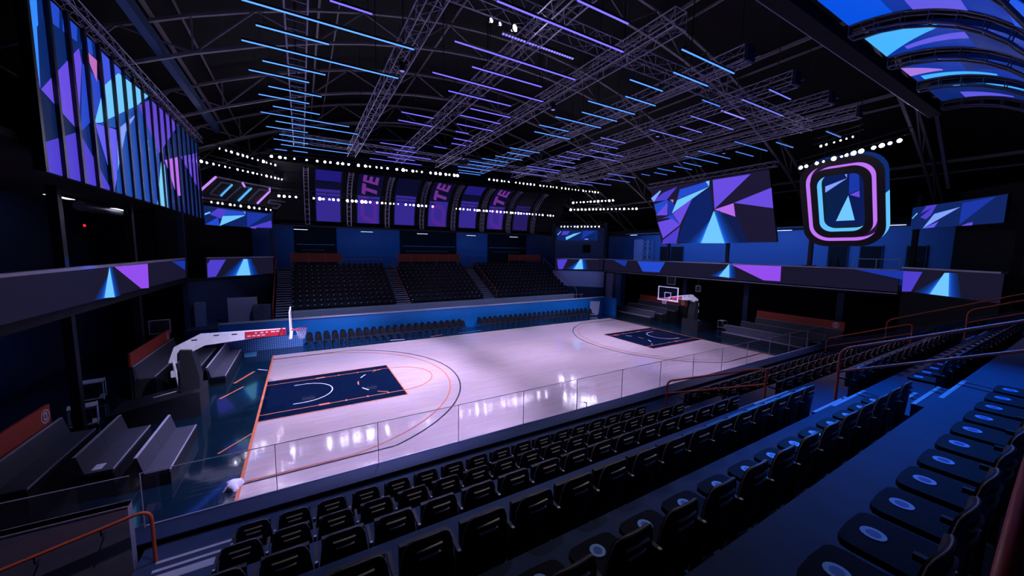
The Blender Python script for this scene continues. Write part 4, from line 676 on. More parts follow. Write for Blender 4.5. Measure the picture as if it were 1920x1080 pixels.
# little pixel strips on the cross truss
for (x0, x1, y, z, lbl) in ((7.23, 9.98, -1.08, 13.2, 'violet pixel light strip below the cross truss, nearer one'), (18.53, 20.5, -1.14, 13.2, 'violet pixel light strip below the cross truss, farther one')):
    m = MB(); n = 26
    m.box(x0, x1, y-.04, y+.04, z, z+.06, DARKMETAL)
    for i in range(n): m.box(x0+(x1-x0)*i/n, x0+(x1-x0)*(i+.55)/n, y-.03, y+.03, z-.03, z, LED('pixel', (130, 120, 255), 1.6))
    tag(m.build('pixel_strip'), lbl, 'light')
# ---- lamps: one mesh, many copies; each is a can with a glowing lens
lm = MB(); lm.cone((0, 0, 0), (0, -.14, -.03), .09, .12, DARKMETAL, 10); lm.add([(.14*math.cos(t), y, z0+.14*math.sin(t)) for y, z0 in ((-.14, -.03), (-.26, -.055)) for t in [2*math.pi*k/12 for k in range(12)]], [(k, (k+1) % 12, 12+(k+1) % 12, 12+k) for k in range(12)], DARKMETAL, True); lm.box(-.02, .02, -.12, -.06, .05, .24, DARKMETAL)
proto = lm.build('spotlight')
le = MB(); le.disc((0, -.15, -.033), (0, -1, -.2), .125, EMW, 12, .01); lens = le.build('lens', proto)
soft = proto.copy(); COL.objects.link(soft); sl = MB(); sl.disc((0, -.15, -.033), (0, -1, -.2), .125, EMWD, 12, .01); sl.build('lens', soft)
used = [False]; usedS = [False]
def lamp(p, face, size, label, group):
    if random.random() < .5 and used[0]:
        o = copy_tree(soft) if usedS[0] else soft; usedS[0] = True
    elif not used[0]: o = proto; used[0] = True
    else: o = copy_tree(proto)
    o.location = p; o.rotation_euler.z = face; o.scale = (size,)*3
    tag(o, label, 'light', group); return o
rows = [('far_upper', 0, 'upper lamp row above the lettered banners', .12), ('far_upper_b', 0, 'upper lamp row over the last banners', .1), ('far_lower', 0, 'lamp row crossing the first banners', .11), ('far_lower_b', 0, 'lamp row crossing the last banners', .1),
        ('cl_upper', .86, 'top slanted lamp row at the left corner', .1), ('cl_mid', .86, 'lower slanted lamp row at the left corner', .08), ('cl_sign', .86, 'lamp row under the outlined letter sign', .1),
        ('cr_upper', -.82, 'top lamp row at the far right corner', .11), ('cr_mid', -.82, 'second lamp row at the far right corner', .11), ('cr_low', -.82, 'lamp row over the far corner screen', .09), ('o_row', 1.57, 'lamp row over the rounded ring sign', .115), ('o_upper', 1.57, 'faint upper row behind the rounded ring sign', .07)]
for key, rz, nm, rad in rows:
    pts = [Vector(p) for p in D['lamps'][key]]
    if rz == 1.57: rz = -math.pi/2
    up = Vector((0, 0, .23))
    a, b = pts[0], pts[-1]; d = (b-a)
    bar = MB()
    prev = None
    bar.tube([a+up-d.normalized()*.4, b+up+d.normalized()*.4], .035, DARKMETAL, 6)
    bar.tube([a+up+Vector((0, 0, .3))-d.normalized()*.4, b+up+Vector((0, 0, .3))+d.normalized()*.4], .03, DARKMETAL, 6)
    nn = int(d.length/1.2)+1
    for i in range(nn+1): bar.tube([a+d*i/nn+up, a+d*i/nn+up+Vector((0, 0, .3))], .02, DARKMETAL, 4)
    tag(bar.build('lamp_bar'), f'black pipe carrying the {nm}', 'truss')
    kept = []
    for p in pts:
        if not kept or (p-kept[-1]).length > .24: kept.append(p)
    for i, p in enumerate(kept):
        q = a+d*((p-a).dot(d)/d.dot(d)); q.z = a.z+(b.z-a.z)*((p-a).dot(d)/d.dot(d))
        lamp(q, rz, random.choice((.62, .8, .9, .95, 1.0, 1.12, 1.28))*rad/.105*.68, f'white stage lamp, {nth(i)} along the {nm}', nm)
for i, (x, y) in enumerate(((6.65, -1.3), (6.95, -1.3), (7.37, -1.3))):
    lamp((x, y, 13.25), .35, (.45, .4, .7)[i], f'white stage lamp on the near cross truss, {nth(i)} from the finned LED wall', 'lamps on the near cross truss')
# unseen floodlight fixtures, added at the court spots' places
fm = MB(); fm.cone((0, 0, .2), (0, 0, 0), .07, .10, DARKMETAL, 12); fm.box(-.11, .11, -.015, .015, .15, .30, DARKMETAL); fl0 = fm.build('added_floodlight')
fe = MB(); fe.disc((0, 0, -.002), (0, 0, -1), .08, LED('flood', (150, 140, 255), .8), 14); fe.build('lens', fl0)
for i, (x, y) in enumerate(((5, 2), (5, 12), (11.4, 2), (11.4, 12), (18.2, 2), (18.2, 12), (24.3, 2), (24.3, 12))):
    o = fl0 if i == 0 else copy_tree(fl0)
    o.location = (x, y, 12.8); tag(o, f"added round floodlight under the {['second', 'fourth', 'sixth', 'last'][i//2]} lattice truss, {'nearer the camera' if i % 2 == 0 else 'nearer the bleachers'}", 'light', 'added court floodlights')
# soffit lights of the far concourse, balcony lights
def fixture(p, lx, ly, label, group=None, mt=None):
    m = MB(); up = .36 if p[2] == 8.5 else .1
    for s in (-.8, .8): m.bar((s*lx*(lx > ly), s*ly*(ly > lx), 0), (s*lx*(lx > ly), s*ly*(ly > lx), up), .02, .02, DARKMETAL, (1, 1, 0))
    m.box(-.01, .01, -.01, .01, 0, .05, DARKMETAL); m.box(-lx, lx, -ly, ly, 0, .05, DARKMETAL); m.box(-lx*.97, lx*.97, -ly*.9, ly*.9, -.02, 0, mt or EMW2)
    tag(m.build('ceiling_light', None, p), label, 'light', group)
for i, x in enumerate((1.8, 7.8, 13.7, 19.7, 25.7)): fixture((x, 29.6, 8.5), .6, .1, f'short white strip light under the concourse soffit, {nth(i)} from the finned LED wall', 'concourse strip lights')
for i, (x, y) in enumerate(((-9, 17.2), (-9, 24.5))): fixture((x, y, 9.2), .15, 1.2, f"white strip light in the balcony under the finned LED wall, {'nearer' if i == 0 else 'farther'} one")
fixture((39, 4.7, 8.86), .12, .6, 'white strip light on the soffit between the big screen and the ring sign')
fixture((37.5, -2.6, 8.86), .12, .6, 'white strip light on the soffit beyond the ring sign')
fixture((37.5, 20.3, 8.86), .12, .5, 'white strip light on the soffit by the far concourse curtain')

# ================================================================ seats
def seat_back_mesh(m, w=.272, z0=.20, z1=.90, ny=10, nx=12, th=.032, mat=BLACKPL, edge_highlight=False):
    def P(u, v, off):
        hw = w*(1.0-.13*max(0, v-.45)/.55+.03*max(0, .45-v))
        x = u*hw; c = .0
        au = abs(u)
        drop = .12*(1-math.sqrt(max(0, 1-max(0, (au-.55)/.45)**2)))
        z = z0+(z1-z0-drop+.03*(1-au*au))*v
        y = -.06*v+.05*au**2+off
        return (x, y, z)
    for off, flip in ((0, 0), (th, 1)):
        vs = [P(-1+2*i/nx, j/ny, off) for j in range(ny+1) for i in range(nx+1)]
        fs = [(j*(nx+1)+i, j*(nx+1)+i+1, (j+1)*(nx+1)+i+1, (j+1)*(nx+1)+i) for j in range(ny) for i in range(nx)]
        m.add(vs, [f[::-1] for f in fs] if flip else fs, mat, True)
    rim = [(-1, j/ny) for j in range(ny+1)]+[(-1+2*i/nx, 1) for i in range(1, nx+1)]+[(1, 1-j/ny) for j in range(1, ny+1)]+[(1-2*i/nx, 0) for i in range(1, nx)]
    n = len(rim)
    vs = [P(u, v, 0) for u, v in rim]+[P(u, v, th) for u, v in rim]
    m.add(vs, [(i, n+i, n+(i+1) % n, (i+1) % n) for i in range(n)], mat, True)
    if edge_highlight: m.tube([P(u, v, th*.35) for u, v in rim[3:ny+1+nx+ny-1]], .0085, RIM, 5)  # paler tube along the edge stands in for the rim highlight
    return P
VINYL = M('seat_vinyl', (.002, .004, .014), .7); VINYL.node_tree.nodes['Principled BSDF'].inputs['Specular IOR Level'].default_value = .1
def lumpy(m, scale, st):
    nt = m.node_tree; tc = nt.nodes.new('ShaderNodeTexCoord'); n = nt.nodes.new('ShaderNodeTexNoise'); n.inputs['Scale'].default_value = scale; bp = nt.nodes.new('ShaderNodeBump'); bp.inputs['Strength'].default_value = st; bp.inputs['Distance'].default_value = .05
    nt.links.new(tc.outputs['Object'], n.inputs['Vector']); nt.links.new(n.outputs['Fac'], bp.inputs['Height']); nt.links.new(bp.outputs[0], nt.nodes['Principled BSDF'].inputs['Normal'])
lumpy(VINYL, 4, .15)
def make_seat(up=True):
    t = thing('stadium_seat', '', 'seat')
    m = MB(); P = seat_back_mesh(m, edge_highlight=True); m.build('backrest', t)
    m = MB()
    for v, ua, ub in ((.86, -.5, .5), (.74, -.38, .42)):
        m = MB(); pts = [Vector(P(ua+(ub-ua)*k/4, v, -.012)) for k in range(5)]; pts = [p for p in pts]
        m.tube(pts, .013, GREYBAR, 5); m.build('slot_rib', t)
    m = MB()
    if up:
        m.box(-.24, .24, .10, .16, .42, .80, BLACKPL)
    else:
        pts = [(-.25, .05), (-.255, .40), (-.24, .46), (-.19, .49), (0, .50), (.19, .49), (.24, .46), (.255, .40), (.25, .05)]
        m.prism([(x, y, .40) for x, y in pts][::-1], (0, 0, .05), VINYL)
    m.build('seat', t)
    if not up:
        m = MB(); m.disc((0.0, .36, .4515), (0, 0, 1), .07, M('sticker_blue', (.2, .5, 1.0), .6), 16, .003); m.disc((0.0, .36, .4555), (0, 0, 1), .04, M('sticker_inner', (.05, .10, .5), .5), 12, .001); m.build('round_sticker', t)
    m = MB(); m.box(-.325, -.285, -.02, .06, 0, .62, DARKMETAL); m.box(-.33, -.28, -.08, .2, 0, .02, DARKMETAL); m.box(-.325, -.285, -.05, .30 if up else .12, .60, .64, BLACKPL)
    m.disc((-.305, -.03, .641), (0, 0, 1), .018, LEDGE, 8, .004)
    m.build('armrest_stand', t)
    return t
seat_up, seat_dn = make_seat(True), make_seat(False)
first = {id(seat_up): True, id(seat_dn): True}
ROWY = [-4.0, -5.28, -6.71, -8.14, -9.47, -10.86]
ROWN = ['front row', 'second row', 'third row', 'fourth row', 'fifth row with stickers', 'sixth row with stickers']
BLK = [(.55, 17, 'first block'), (12.95, 18, 'second block'), (26.45, 3, 'last block')]
SP = .61
def put_seat(pr, x, y, z, lab, grp):
    o = pr if first[id(pr)] else copy_tree(pr); first[id(pr)] = False
    o.location = (x, y, z); tag(o, lab, 'seat', grp)
for b, (x0, n, bn) in enumerate(BLK):
    for r in range(6):
        if r == 5 and b > 0: continue
        if r > 3 and b == 2: continue
        for i in range(n):
            x = x0+SP*(i+.5)
            if r == 4 and b == 0 and x < 2.6: continue
            if r == 5 and (x < 3.6): continue
            if r == 3 and b == 0 and x < .9: continue
            put_seat(seat_up if r < 4 else seat_dn, x, ROWY[r]-.0, FZ[r], f"black {'tip-up' if r < 4 else 'lowered'} seat, {nth(i)} along the {ROWN[r]} of the near stand, {bn}", f'black seats, {ROWN[r]}, {bn}')
# far bleacher seats
def bleacher_mesh():
    m = MB()
    seat_back_mesh(m, .225, .36, .84, 4, 6, .03)
    m.box(-.2, .2, .0, .0, .0, .0, BLACKPL) if False else None
    m.box(-.19, .19, -.13, -.08, .42, .74, BLACKPL)
    m.box(-.245, -.215, -.1, .06, 0, .56, DARKMETAL); m.disc((-.23, -.11, .60), (0, -1, .4), .038, LINEWHITE, 6, .01)
    return m
bm = bleacher_mesh()
bproto = bm.build('bleacher_seat'); busy = [False]
SEC = [(1.05, 16, .482, 'block by the left stairs'), (10.12, 14, .5, 'middle block'), (18.5, 19, .5, 'block by the far corner')]
for r in range(10):
    if r >= 5: break
    for x0, n, sp, bn in SEC:
        for i in range(n):
            o = bproto if not busy[0] else bproto.copy()
            if busy[0]: COL.objects.link(o)
            busy[0] = True
            o.location = (x0+sp*(i+.5), 20.72+.62*r, 1.7+.31*r); o.scale = (1, 1, 1)
            tag(o, f"dark bleacher seat, {nth(i)} along the {['front', 'second', 'third', 'fourth', 'fifth'][r]} row, {bn}", 'seat', f"bleacher seats, {['front', 'second', 'third', 'fourth', 'fifth'][r]} row, {bn}")
big = MB()
for r in range(5, 10):
    for x0, n, sp, bn in SEC:
        for i in range(n):
            o0 = (x0+sp*(i+.5), 20.72+.62*r, 1.7+.31*r); k = len(big.v)
            big.v += [(v[0]+o0[0], v[1]+o0[1], v[2]+o0[2]) for v in bm.v]; big.f += [[k+q for q in f] for f in bm.f]; big.m += bm.m; big.sm += bm.sm
big.mats = bm.mats
tag(big.build('bleacher_seats'), 'mass of dark seats in the upper rows of the far bleachers', 'seats', None, 'stuff')
# courtside chairs: one mesh with legs, copied
def chair_mesh():
    m = MB(); seat_back_mesh(m, .215, .44, .86, 4, 6, .03)
    m.v = [(x, -y+.18, z) for x, y, z in m.v]; m.f = [f[::-1] for f in m.f]
    m.box(-.21, .21, -.24, .18, .40, .46, BLACKPL)
    for x in (-.19, .17):
        for y in (-.22, .14): m.box(x, x+.025, y, y+.025, 0, .40, M('leg_dark', (.05, .05, .06), .5))
    m.disc((0, .27, .80), (0, -1, .3), .03, LEDGE, 6, .01)
    return m
cproto = chair_mesh().build('courtside_chair'); cb = [False]
for y, rn, sec in ((17.0, 'back row', 0), (16.25, 'front row', 0)):
    for x0, n, bn in ((1.75, 22, 'group nearer the dotted board'), (14.75, 24, 'group nearer the far corner')):
        for i in range(n):
            o = cproto if not cb[0] else cproto.copy()
            if cb[0]: COL.objects.link(o)
            cb[0] = True; o.location = (x0+.53*(i+.5), y, .0)
            tag(o, f'black courtside chair, {nth(i)} along the {rn}, {bn}', 'chair', f'courtside chairs, {rn}, {bn}')

# ================================================================ handrails
def rail(name, label, pts, posts, mids, mat=ORANGE, r=.032, group=None):
    t = thing(name, label, 'handrail', pts[0], group); o = Vector(pts[0])
    MB().tube([p-o for p in fillet(pts, .22)], r, mat, 8).build('rail', t)
    for a, b in mids: MB().tube([Vector(a)-o, Vector(b)-o], r*.9, mat, 8).build('mid_rail', t)
    for a, b in posts:
        m = MB(); m.tube([Vector(a)-o, Vector(b)-o], r, mat, 8); m.disc(Vector(a)-o+Vector((0, 0, .004)), (0, 0, 1), .07, mat, 10, .01); m.build('post', t)
    return t
XA, XC = 12.82, 26.35
rail('handrail', 'orange handrail in the first aisle between the front rows and the glass', [(XA, -3.3, 1.1), (XA, -3.3, 2.2), (XA, -6.38, 3.6), (XA, -6.38, 2.42)], [], [((XA, -3.3, 1.75), (XA, -6.38, 3.12))])
rail('handrail', 'orange handrail climbing the first aisle beside the stickered seats', [(XA, -7.9, 3.16), (XA, -7.9, 4.5), (XA, -13.5, 7.05)], [((XA, -11.2, 4.36), (XA, -11.2, 5.98))], [((XA, -7.9, 3.95), (XA, -13.5, 6.5))])
rail('handrail', 'orange handrail low in the second aisle, farther down the stand', [(XC, -3.2, 1.1), (XC, -3.2, 2.2), (XC, -6.3, 3.6), (XC, -6.3, 2.42)], [], [((XC, -3.2, 1.75), (XC, -6.3, 3.12))])
rail('handrail', 'orange handrail high in the second aisle under the corner fascia', [(XC, -7.85, 3.16), (XC, -7.85, 4.45), (XC, -13, 6.8)], [((XC, -11, 4.36), (XC, -11, 5.9))], [((XC, -7.85, 3.92), (XC, -13, 6.27))])
t = rail('handrail', 'thin orange handrail along the end wall of the near stand', [(28.4, -4.96, 1.69), (28.4, -4.96, 3.35), (28.4, -8.98, 5.2), (28.4, -13, 7.05)], [((28.4, -9.5, 3.68), (28.4, -9.5, 5.44))], [])
t = rail('handrail', 'orange stair handrail on the grey side wall near the camera', [(-.72, -2.92, 1.1), (-.72, -2.92, 2.12), (-2.5, -2.92, 1.72), (-4.5, -2.92, 1.27)], [], [], r=.028)
for x, z in ((-1.35, 1.93), (-2.1, 1.76)):
    o = Vector((-.72, -2.92, 1.1)); MB().tube([Vector((x, -2.92, z+.02))-o, Vector((x, -2.92, z-.08))-o, Vector((x, -2.80, z-.1))-o], .012, DARKMETAL, 6).build('bracket', t)
rail('handrail', 'red-orange handrail post close to the camera beside the last stickered seat', [(3.62, -11.12, 4.36), (3.70, -11.12, 5.62), (4.34, -11.10, 5.78), (7, -11.06, 6.4)], [((7, -11.06, 4.36), (7, -11.06, 6.4))], [], M('red_steel', (.35, .025, .02), .4), .034)
# far bleacher rails
RED = M('red_rail', (.42, .03, .02), .4)
def slope(x, y): return (x, y, 1.7+.31*(y-20.2)/.62+1.0)
for x, lbl, mt, ya, yb in ((-.18, 'red handrail at the outer edge of the left bleacher stairs', RED, 19.6, 26.6), (9.55, 'red handrail down the middle of the second bleacher stairs', RED, 20.4, 26.4), (18.35, 'red handrail beside the third bleacher stairs', RED, 20.2, 26.4), (28.25, 'pale handrail along the far end of the bleachers', M('lit_red_rail', (.55, .22, .2), .4), 19.9, 26.4)):  # end rail's lit tone is put into a paler red
    a, b = slope(x, ya), slope(x, yb)
    rail('handrail', lbl, [(x, ya, a[2]-1.0), a, b, (x, yb, b[2]-1.0)], [((x, (ya+yb)/2, slope(x, (ya+yb)/2)[2]-1), slope(x, (ya+yb)/2))], [], mt, .03)
# platform rail behind the blue barrier
t = thing('guard_rail', 'low grey guard rail on posts behind the long blue barrier', 'railing', (0, 18.6, 1.0))
MB().tube([(.9, 0, 1.12), (28.1, 0, 1.12)], .025, M('rail_grey', (.3, .29, .34), .5), 6).build('rail', t)
for k in range(19): MB().bar((1.2+1.48*k, 0, 0), (1.2+1.48*k, 0, 1.12), .05, .05, M('rail_grey', (.3, .29, .34), .5), (0, 1, 0)).build('post', t)
# orange panels at the back of the bleachers
for i, (x0, x1, z0) in enumerate(((.95, 5.0, 5.45), (10.3, 17.0, 5.45), (23.3, 27.8, 5.5))):
    t = thing('railing', f"dark orange paneled railing at the back of the bleachers, {['near the left stairs', 'in the middle', 'near the far corner'][i]}", 'panel', (x0, 26.6, 4.8)); n = 3 if i != 1 else 5; w = (x1-x0)/n
    for k in range(n): MB().box(w*k+.04, w*(k+1)-.04, -.02, .02, z0-4.8, 1.45, M('dark_orange', (.22, .035, .012), .6)).build('panel', t)
    for k in range(n+1): MB().box(w*k-.04, w*k+.04, -.04, .04, 0, 1.5, M('dark_orange_post', (.30, .06, .02), .5)).build('post', t)
t = thing('handrail', 'low red rail at the back of the bleachers beside the first orange panels', 'handrail', (5.1, 26.5, 4.8)); MB().tube([(0, 0, 0), (0, 0, .9), (3.6, 0, .9), (3.6, 0, 0)], .03, RED, 6).build('rail', t)

# ================================================================ glass barrier
EDGE = M('glass_edge', (.42, .42, .5), .3)
def glass(x0, x1, label):
    t = thing('glass_panel', label, 'glass', (x0, -2.0, 1.245), 'glass panels of the near barrier')
    MB().box(.012, x1-x0-.012, -.006, .006, 0, 1.12, GLASS).build('pane', t)
    m = MB(); m.box(.0, x1-x0, -.008, .008, 1.12, 1.132, EDGE); m.build('top_edge', t)
    m = MB(); m.box(.0, .014, -.01, .01, 0, 1.12, EDGE); m.build('side_edge', t)
xs = [1.07+2.18*k for k in range(-1, 14)]
for k in range(14): glass(xs[k], xs[k+1]-.005, f"clear glass barrier panel between court and front seats, {nth(k)} from the grey stair wall")
for k in range(2): glass(-1.24-2.18*(k+1), -1.24-2.18*k-.01, f"clear glass barrier panel before the grey benches, {['nearer', 'farther'][k]} to the front seats")
t = thing('gate_latch', 'small grey latch standing on the glass barrier before the first orange rail', 'latch', (10.2, -2.05, 1.25)); MB().tube([(0, 0, 0), (0, 0, .22), (-.12, 0, .26)], .015, EDGE, 6).build('bar', t)

# ================================================================ hoops
def hoop(name, label, mirror):
    X0 = 0 if not mirror else 28.65; s = -1 if mirror else 1
    t = thing(name, label, 'basketball hoop', (X0, 7.62, 0)); t.scale = (s, 1, 1)
    m = MB(); m.prism([(-4.6, -.75, 0), (-1.95, -.75, 0), (-1.95, -.75, 1.0), (-2.2, -.75, 1.0), (-3.6, -.75, .75), (-4.6, -.75, .55)], (0, 1.5, 0), PAD); m.build('base', t)
    m = MB(); m.prism([(-2.62, -.3, .9), (-2.02, -.3, .9), (-2.0, -.3, 1.5), (-2.2, -.3, 2.6), (-2.55, -.3, 2.65)], (0, .6, 0), PAD); m.build('padded_column', t)
    m = MB()                                                            # boom: shaped white arm
    prof = [(-2.95, 2.15), (-2.75, 2.75), (-1.95, 3.18), (-.6, 3.16), (1.0, 3.12), (1.0, 2.93), (-.65, 2.80), (-1.8, 2.72), (-2.45, 2.38), (-2.7, 2.1)]
    m.prism([(x, -.12, z) for x, z in prof], (0, .24, 0), STEELWHITE)
    for x, z in ((-2.2, 3.0), (-1.5, 3.12), (-.9, 3.1)): m.box(x, x+.18, -.13, .13, z-.04, z+.0, DARKMETAL)
    m.build('boom', t)
    m = MB(); m.tube([(-2.8, -.1, 2.2), (-2.75, -.1, 1.7), (-2.62, -.1, .65)], .05, STEELWHITE, 6); m.tube([(-2.8, .1, 2.2), (-2.62, .1, .65)], .05, STEELWHITE, 6); m.box(-2.9, -2.72, -.14, .14, 1.55, 1.8, STEELWHITE); m.build('rear_link', t)
    m = MB(); m.tube([(-2.62, .0, 2.3), (-2.3, 0, 1.95), (-2.55, 0, 1.85)], .025, STEELWHITE, 5); m.tube([(-3.5, 0, .8), (-2.7, 0, .95), (-2.0, 0, .98)], .02, STEELWHITE, 5); m.build('strut', t)
    for sd in (-1, 1):
        m = MB(); m.box(-.45, 1.02, sd*.125-.02, sd*.125+.02, 2.86, 3.14, REDPAD)
        for k, (w, zc) in enumerate(((.08, 3.06), (.14, 3.06), (.1, 3.06), (.2, 3.06), (.16, 3.06))): m.box(-.1+.19*k, -.1+.19*k+w*.75, sd*.147-.003, sd*.147+.003, zc-.025, zc+.025, LINEWHITE)
        for k in range(4): m.box(-.38+.17*k, -.38+.17*k+.12, sd*.147-.003, sd*.147+.003, 2.93, 2.97, LINEWHITE)
        m.build('red_pad', t)
    # backboard
    m = MB(); m.box(1.205, 1.22, -.9, .9, 2.92, 3.95, GLASS); m.build('backboard', t)
    m = MB()
    for z0, z1 in ((2.88, 2.95), (3.92, 3.98)): m.box(1.19, 1.235, -.93, .93, z0, z1, STEELWHITE)
    for y in (-.93, .86): m.box(1.19, 1.235, y, y+.07, 2.95, 3.92, STEELWHITE)
    m.build('board_frame', t)
    m = MB()
    for z in (3.05, 3.48): m.box(1.222, 1.23, -.3, .3, z, z+.05, LINEWHITE)
    for y in (-.3, .25): m.box(1.222, 1.23, y, y+.05, 3.05, 3.5, LINEWHITE)
    m.build('target_square', t)
    m = MB(); m.box(1.16, 1.27, -.96, .96, 2.83, 2.9, STEELWHITE); m.build('edge_pad', t)
    m = MB(); m.tube([(1.61+.23*math.cos(a), .23*math.sin(a), 3.05) for a in [2*math.pi*k/24 for k in range(24)]], .012, REDPAD, 6, True); m.box(1.23, 1.42, -.06, .06, 3.0, 3.06, REDPAD); m.build('rim', t)
    m = MB(); n = 14                                                  # net: two families of leaning cords
    def NP(k, j): r = .225-.10*(j/4)**.8; a = 2*math.pi*(k/n); return (1.61+r*math.cos(a), r*math.sin(a), 3.04-.11*j)
    for k in range(n):
        m.tube([NP(k+.5*j, j) for j in range(5)], .005, LINEWHITE, 3); m.tube([NP(k-.5*j, j) for j in range(5)], .005, LINEWHITE, 3)
    m.build('net', t)
    return t
hoop('basketball_hoop', 'white-armed basketball hoop on a black padded base before the near grey benches', False)
hoop('basketball_hoop', 'white-armed basketball hoop at the far end of the court under the balcony', True)

# ================================================================ benches
def bench(label, x, y0, y1, z, s, grp, end=0):
    t = thing('bench', label, 'bench', (x, y0, 0), grp); ln = y1-y0
    m = MB(); m.box(min(0, s*-.62), max(0, s*-.62), 0, ln, 0, z-.09, DARKMETAL) if z < .6 else m.box(min(0, s*-.70), max(0, s*-.70), 0, ln, 0, z-.12, DARKMETAL); m.build('base', t)
    n = max(1, round(ln/1.45)); w = ln/n
    for k in range(n):
        m = MB(); m.box(min(-s*.02, -s*.56), max(-s*.02, -s*.56), w*k+.004, w*(k+1)-.004, z-.09, z, BENCHM); m.box(min(0, -s*.02), max(0, -s*.02), w*k+.004, w*(k+1)-.004, z-.03, z+.006, BENCHEDGE); m.build('seat_pad', t)
        m = MB(); m.prism([(-s*.54, w*k+.004, z), (-s*.66, w*k+.004, z+.5), (-s*.72, w*k+.004, z+.5), (-s*.66, w*k+.004, z-.12)], (0, w-.008, 0), BENCHM); m.box(min(-s*.655, -s*.725), max(-s*.655, -s*.725), w*k+.004, w*(k+1)-.004, z+.5, z+.512, BENCHEDGE); m.build('backrest', t)
    return t
def orange_panel(label, x, y0, y1, s, logo_y, face):
    t = thing('advertising_board', label, 'board', (x, y0, 0)); OP = M('orange_panel', (.42, .045, .015), .55)
    m = MB(); m.box(-.03, .03, 0, y1-y0, 0, 1.55, DARKMETAL); m.build('base', t); m = MB(); m.box(-.035, .035, 0, y1-y0, 1.55, 2.12, OP); m.build('panel', t)
    m = MB(); c = Vector((.04*face, logo_y-y0, 1.84))
    f = lambda y, z: c+Vector((0, y, z))
    for k in range(16):
        a, b = 2*math.pi*k/16, 2*math.pi*(k+1)/16
        m.add([f(.2*math.cos(a), .2*math.sin(a)), f(.2*math.cos(b), .2*math.sin(b)), f(.165*math.cos(b), .165*math.sin(b)), f(.165*math.cos(a), .165*math.sin(a))], [(0, 1, 2, 3)], LINEWHITE)
    A = rrect(.085, .12, .05, 4); B = rrect(.04, .07, .03, 4); n = len(A)
    for k in range(n): j = (k+1) % n; m.add([f(*A[k]), f(*A[j]), f(*B[j]), f(*B[k])], [(0, 1, 2, 3)], LINEWHITE)
    m.build('round_emblem', t); return t
for nm, y0, y1, grp in (('nearer the camera', 1.95, 4.95, 'benches beside the near hoop, camera side'), ('past the near hoop', 10.6, 16.0, 'benches beside the near hoop, bleacher side')):
    for r in range(3):
        bench(f"grey bench in the {['front', 'middle', 'back'][r]} tier by the near hoop, group {nm}", -1.7-1.15*r, y0+(-.1, 0, -.8)[r]+.1, y1+(0, -.1, -.4)[r], .45+.3*r, 1, grp)
orange_panel('orange panel with a round emblem behind the benches nearer the camera', -4.8, .8, 4.25, 1, 4.0, 1)
orange_panel('orange panel behind the benches past the near hoop', -4.8, 10.0, 15.4, 1, 15.0, 1)
for nm, y0, y1, grp in (('beside the far corner', 12.0, 17.0, 'benches behind the far hoop, corner side'), ('behind the glass', -.6, 5.0, 'benches behind the far hoop, stand side')):
    for r in range(3):
        bench(f"grey bench in the {['front', 'middle', 'back'][r]} tier behind the far hoop, group {nm}", 30.9+1.15*r, y0-.5*r, y1-.5*r, .45+.3*r, -1, grp)
orange_panel('orange panel behind the far benches beside the corner', 34.02, 10.2, 15.9, -1, 10.7, -1)
orange_panel('orange panel with a white emblem behind the far benches near the stand', 34.02, -1.6, 4.0, -1, -1.1, -1)
m = MB(); m.box(-.1, .1, -.16, .16, 0, .003, LINEWHITE); tag(m.build('paper_sheet', None, (-3.22, 2.35, .752)), 'white paper sheet lying on the middle grey bench nearer the camera', 'paper')
# ================================================================ odds and ends around the floor
t = thing('dotted_board', 'blue board with a grid of pale dots at the foot of the blue barrier', 'board', (-2.6, 17.05, 0))
def dotted():
    m = M('board_dotted', (.02, .18, .5), .4, noise=0); nt = m.node_tree; b = nt.nodes['Principled BSDF']
    tc = nt.nodes.new('ShaderNodeTexCoord'); mp = nt.nodes.new('ShaderNodeMapping'); mp.inputs['Scale'].default_value = (8.2, 0, 8.2)
    fr = nt.nodes.new('ShaderNodeVectorMath'); fr.operation = 'FRACTION'; sb = nt.nodes.new('ShaderNodeVectorMath'); sb.operation = 'SUBTRACT'; sb.inputs[1].default_value = (.5, 0, .5)
    ln = nt.nodes.new('ShaderNodeVectorMath'); ln.operation = 'LENGTH'; lt = nt.nodes.new('ShaderNodeMath'); lt.operation = 'LESS_THAN'; lt.inputs[1].default_value = .33
    mx = nt.nodes.new('ShaderNodeMix'); mx.data_type = 'RGBA'; mx.inputs[6].default_value = (.02, .18, .5, 1); mx.inputs[7].default_value = (.45, .62, .9, 1)
    nt.links.new(tc.outputs['Object'], mp.inputs['Vector']); nt.links.new(mp.outputs[0], fr.inputs[0]); nt.links.new(fr.outputs[0], sb.inputs[0]); nt.links.new(sb.outputs[0], ln.inputs[0])
    nt.links.new(ln.outputs['Value'], lt.inputs[0]); nt.links.new(lt.outputs[0], mx.inputs[0]); nt.links.new(mx.outputs[2], b.inputs['Base Color']); return m
m = MB(); m.box(0, 4.2, 0, .12, 0, .78, dotted()); m.build('panel', t)
def monitor(label, p, w, h, stand, face, up=None):
    t = thing('monitor', label, 'screen', p)
    m = MB(); m.box(-.05, .0, -w/2, w/2, 0, h, DARKMETAL); m.build('display', t)
    m = MB(); s = .012*face+(-.025)
    for a, b, c, d in ((-w/2, w/2, 0, .05), (-w/2, w/2, h-.05, h), (-w/2, -w/2+.05, 0, h), (w/2-.05, w/2, 0, h)): m.box(-.06, .012, a, b, c, d, M('frame_pale', (.5, .48, .55), .5))
    m.build('frame', t)
    if stand: MB().box(-.05, .0, -.04, .04, -p[2], 0, DARKMETAL).build('stand', t)
    else: MB().box(-.05, 0, -.02, .02, h, 4.37-p[2], DARKMETAL).build('hanger', t)
    return t
monitor('framed dark screen on a post behind the benches past the near hoop', (-5.3, 16.0, 1.8), .9, .8, True, 1).rotation_euler.z = math.radians(-74)
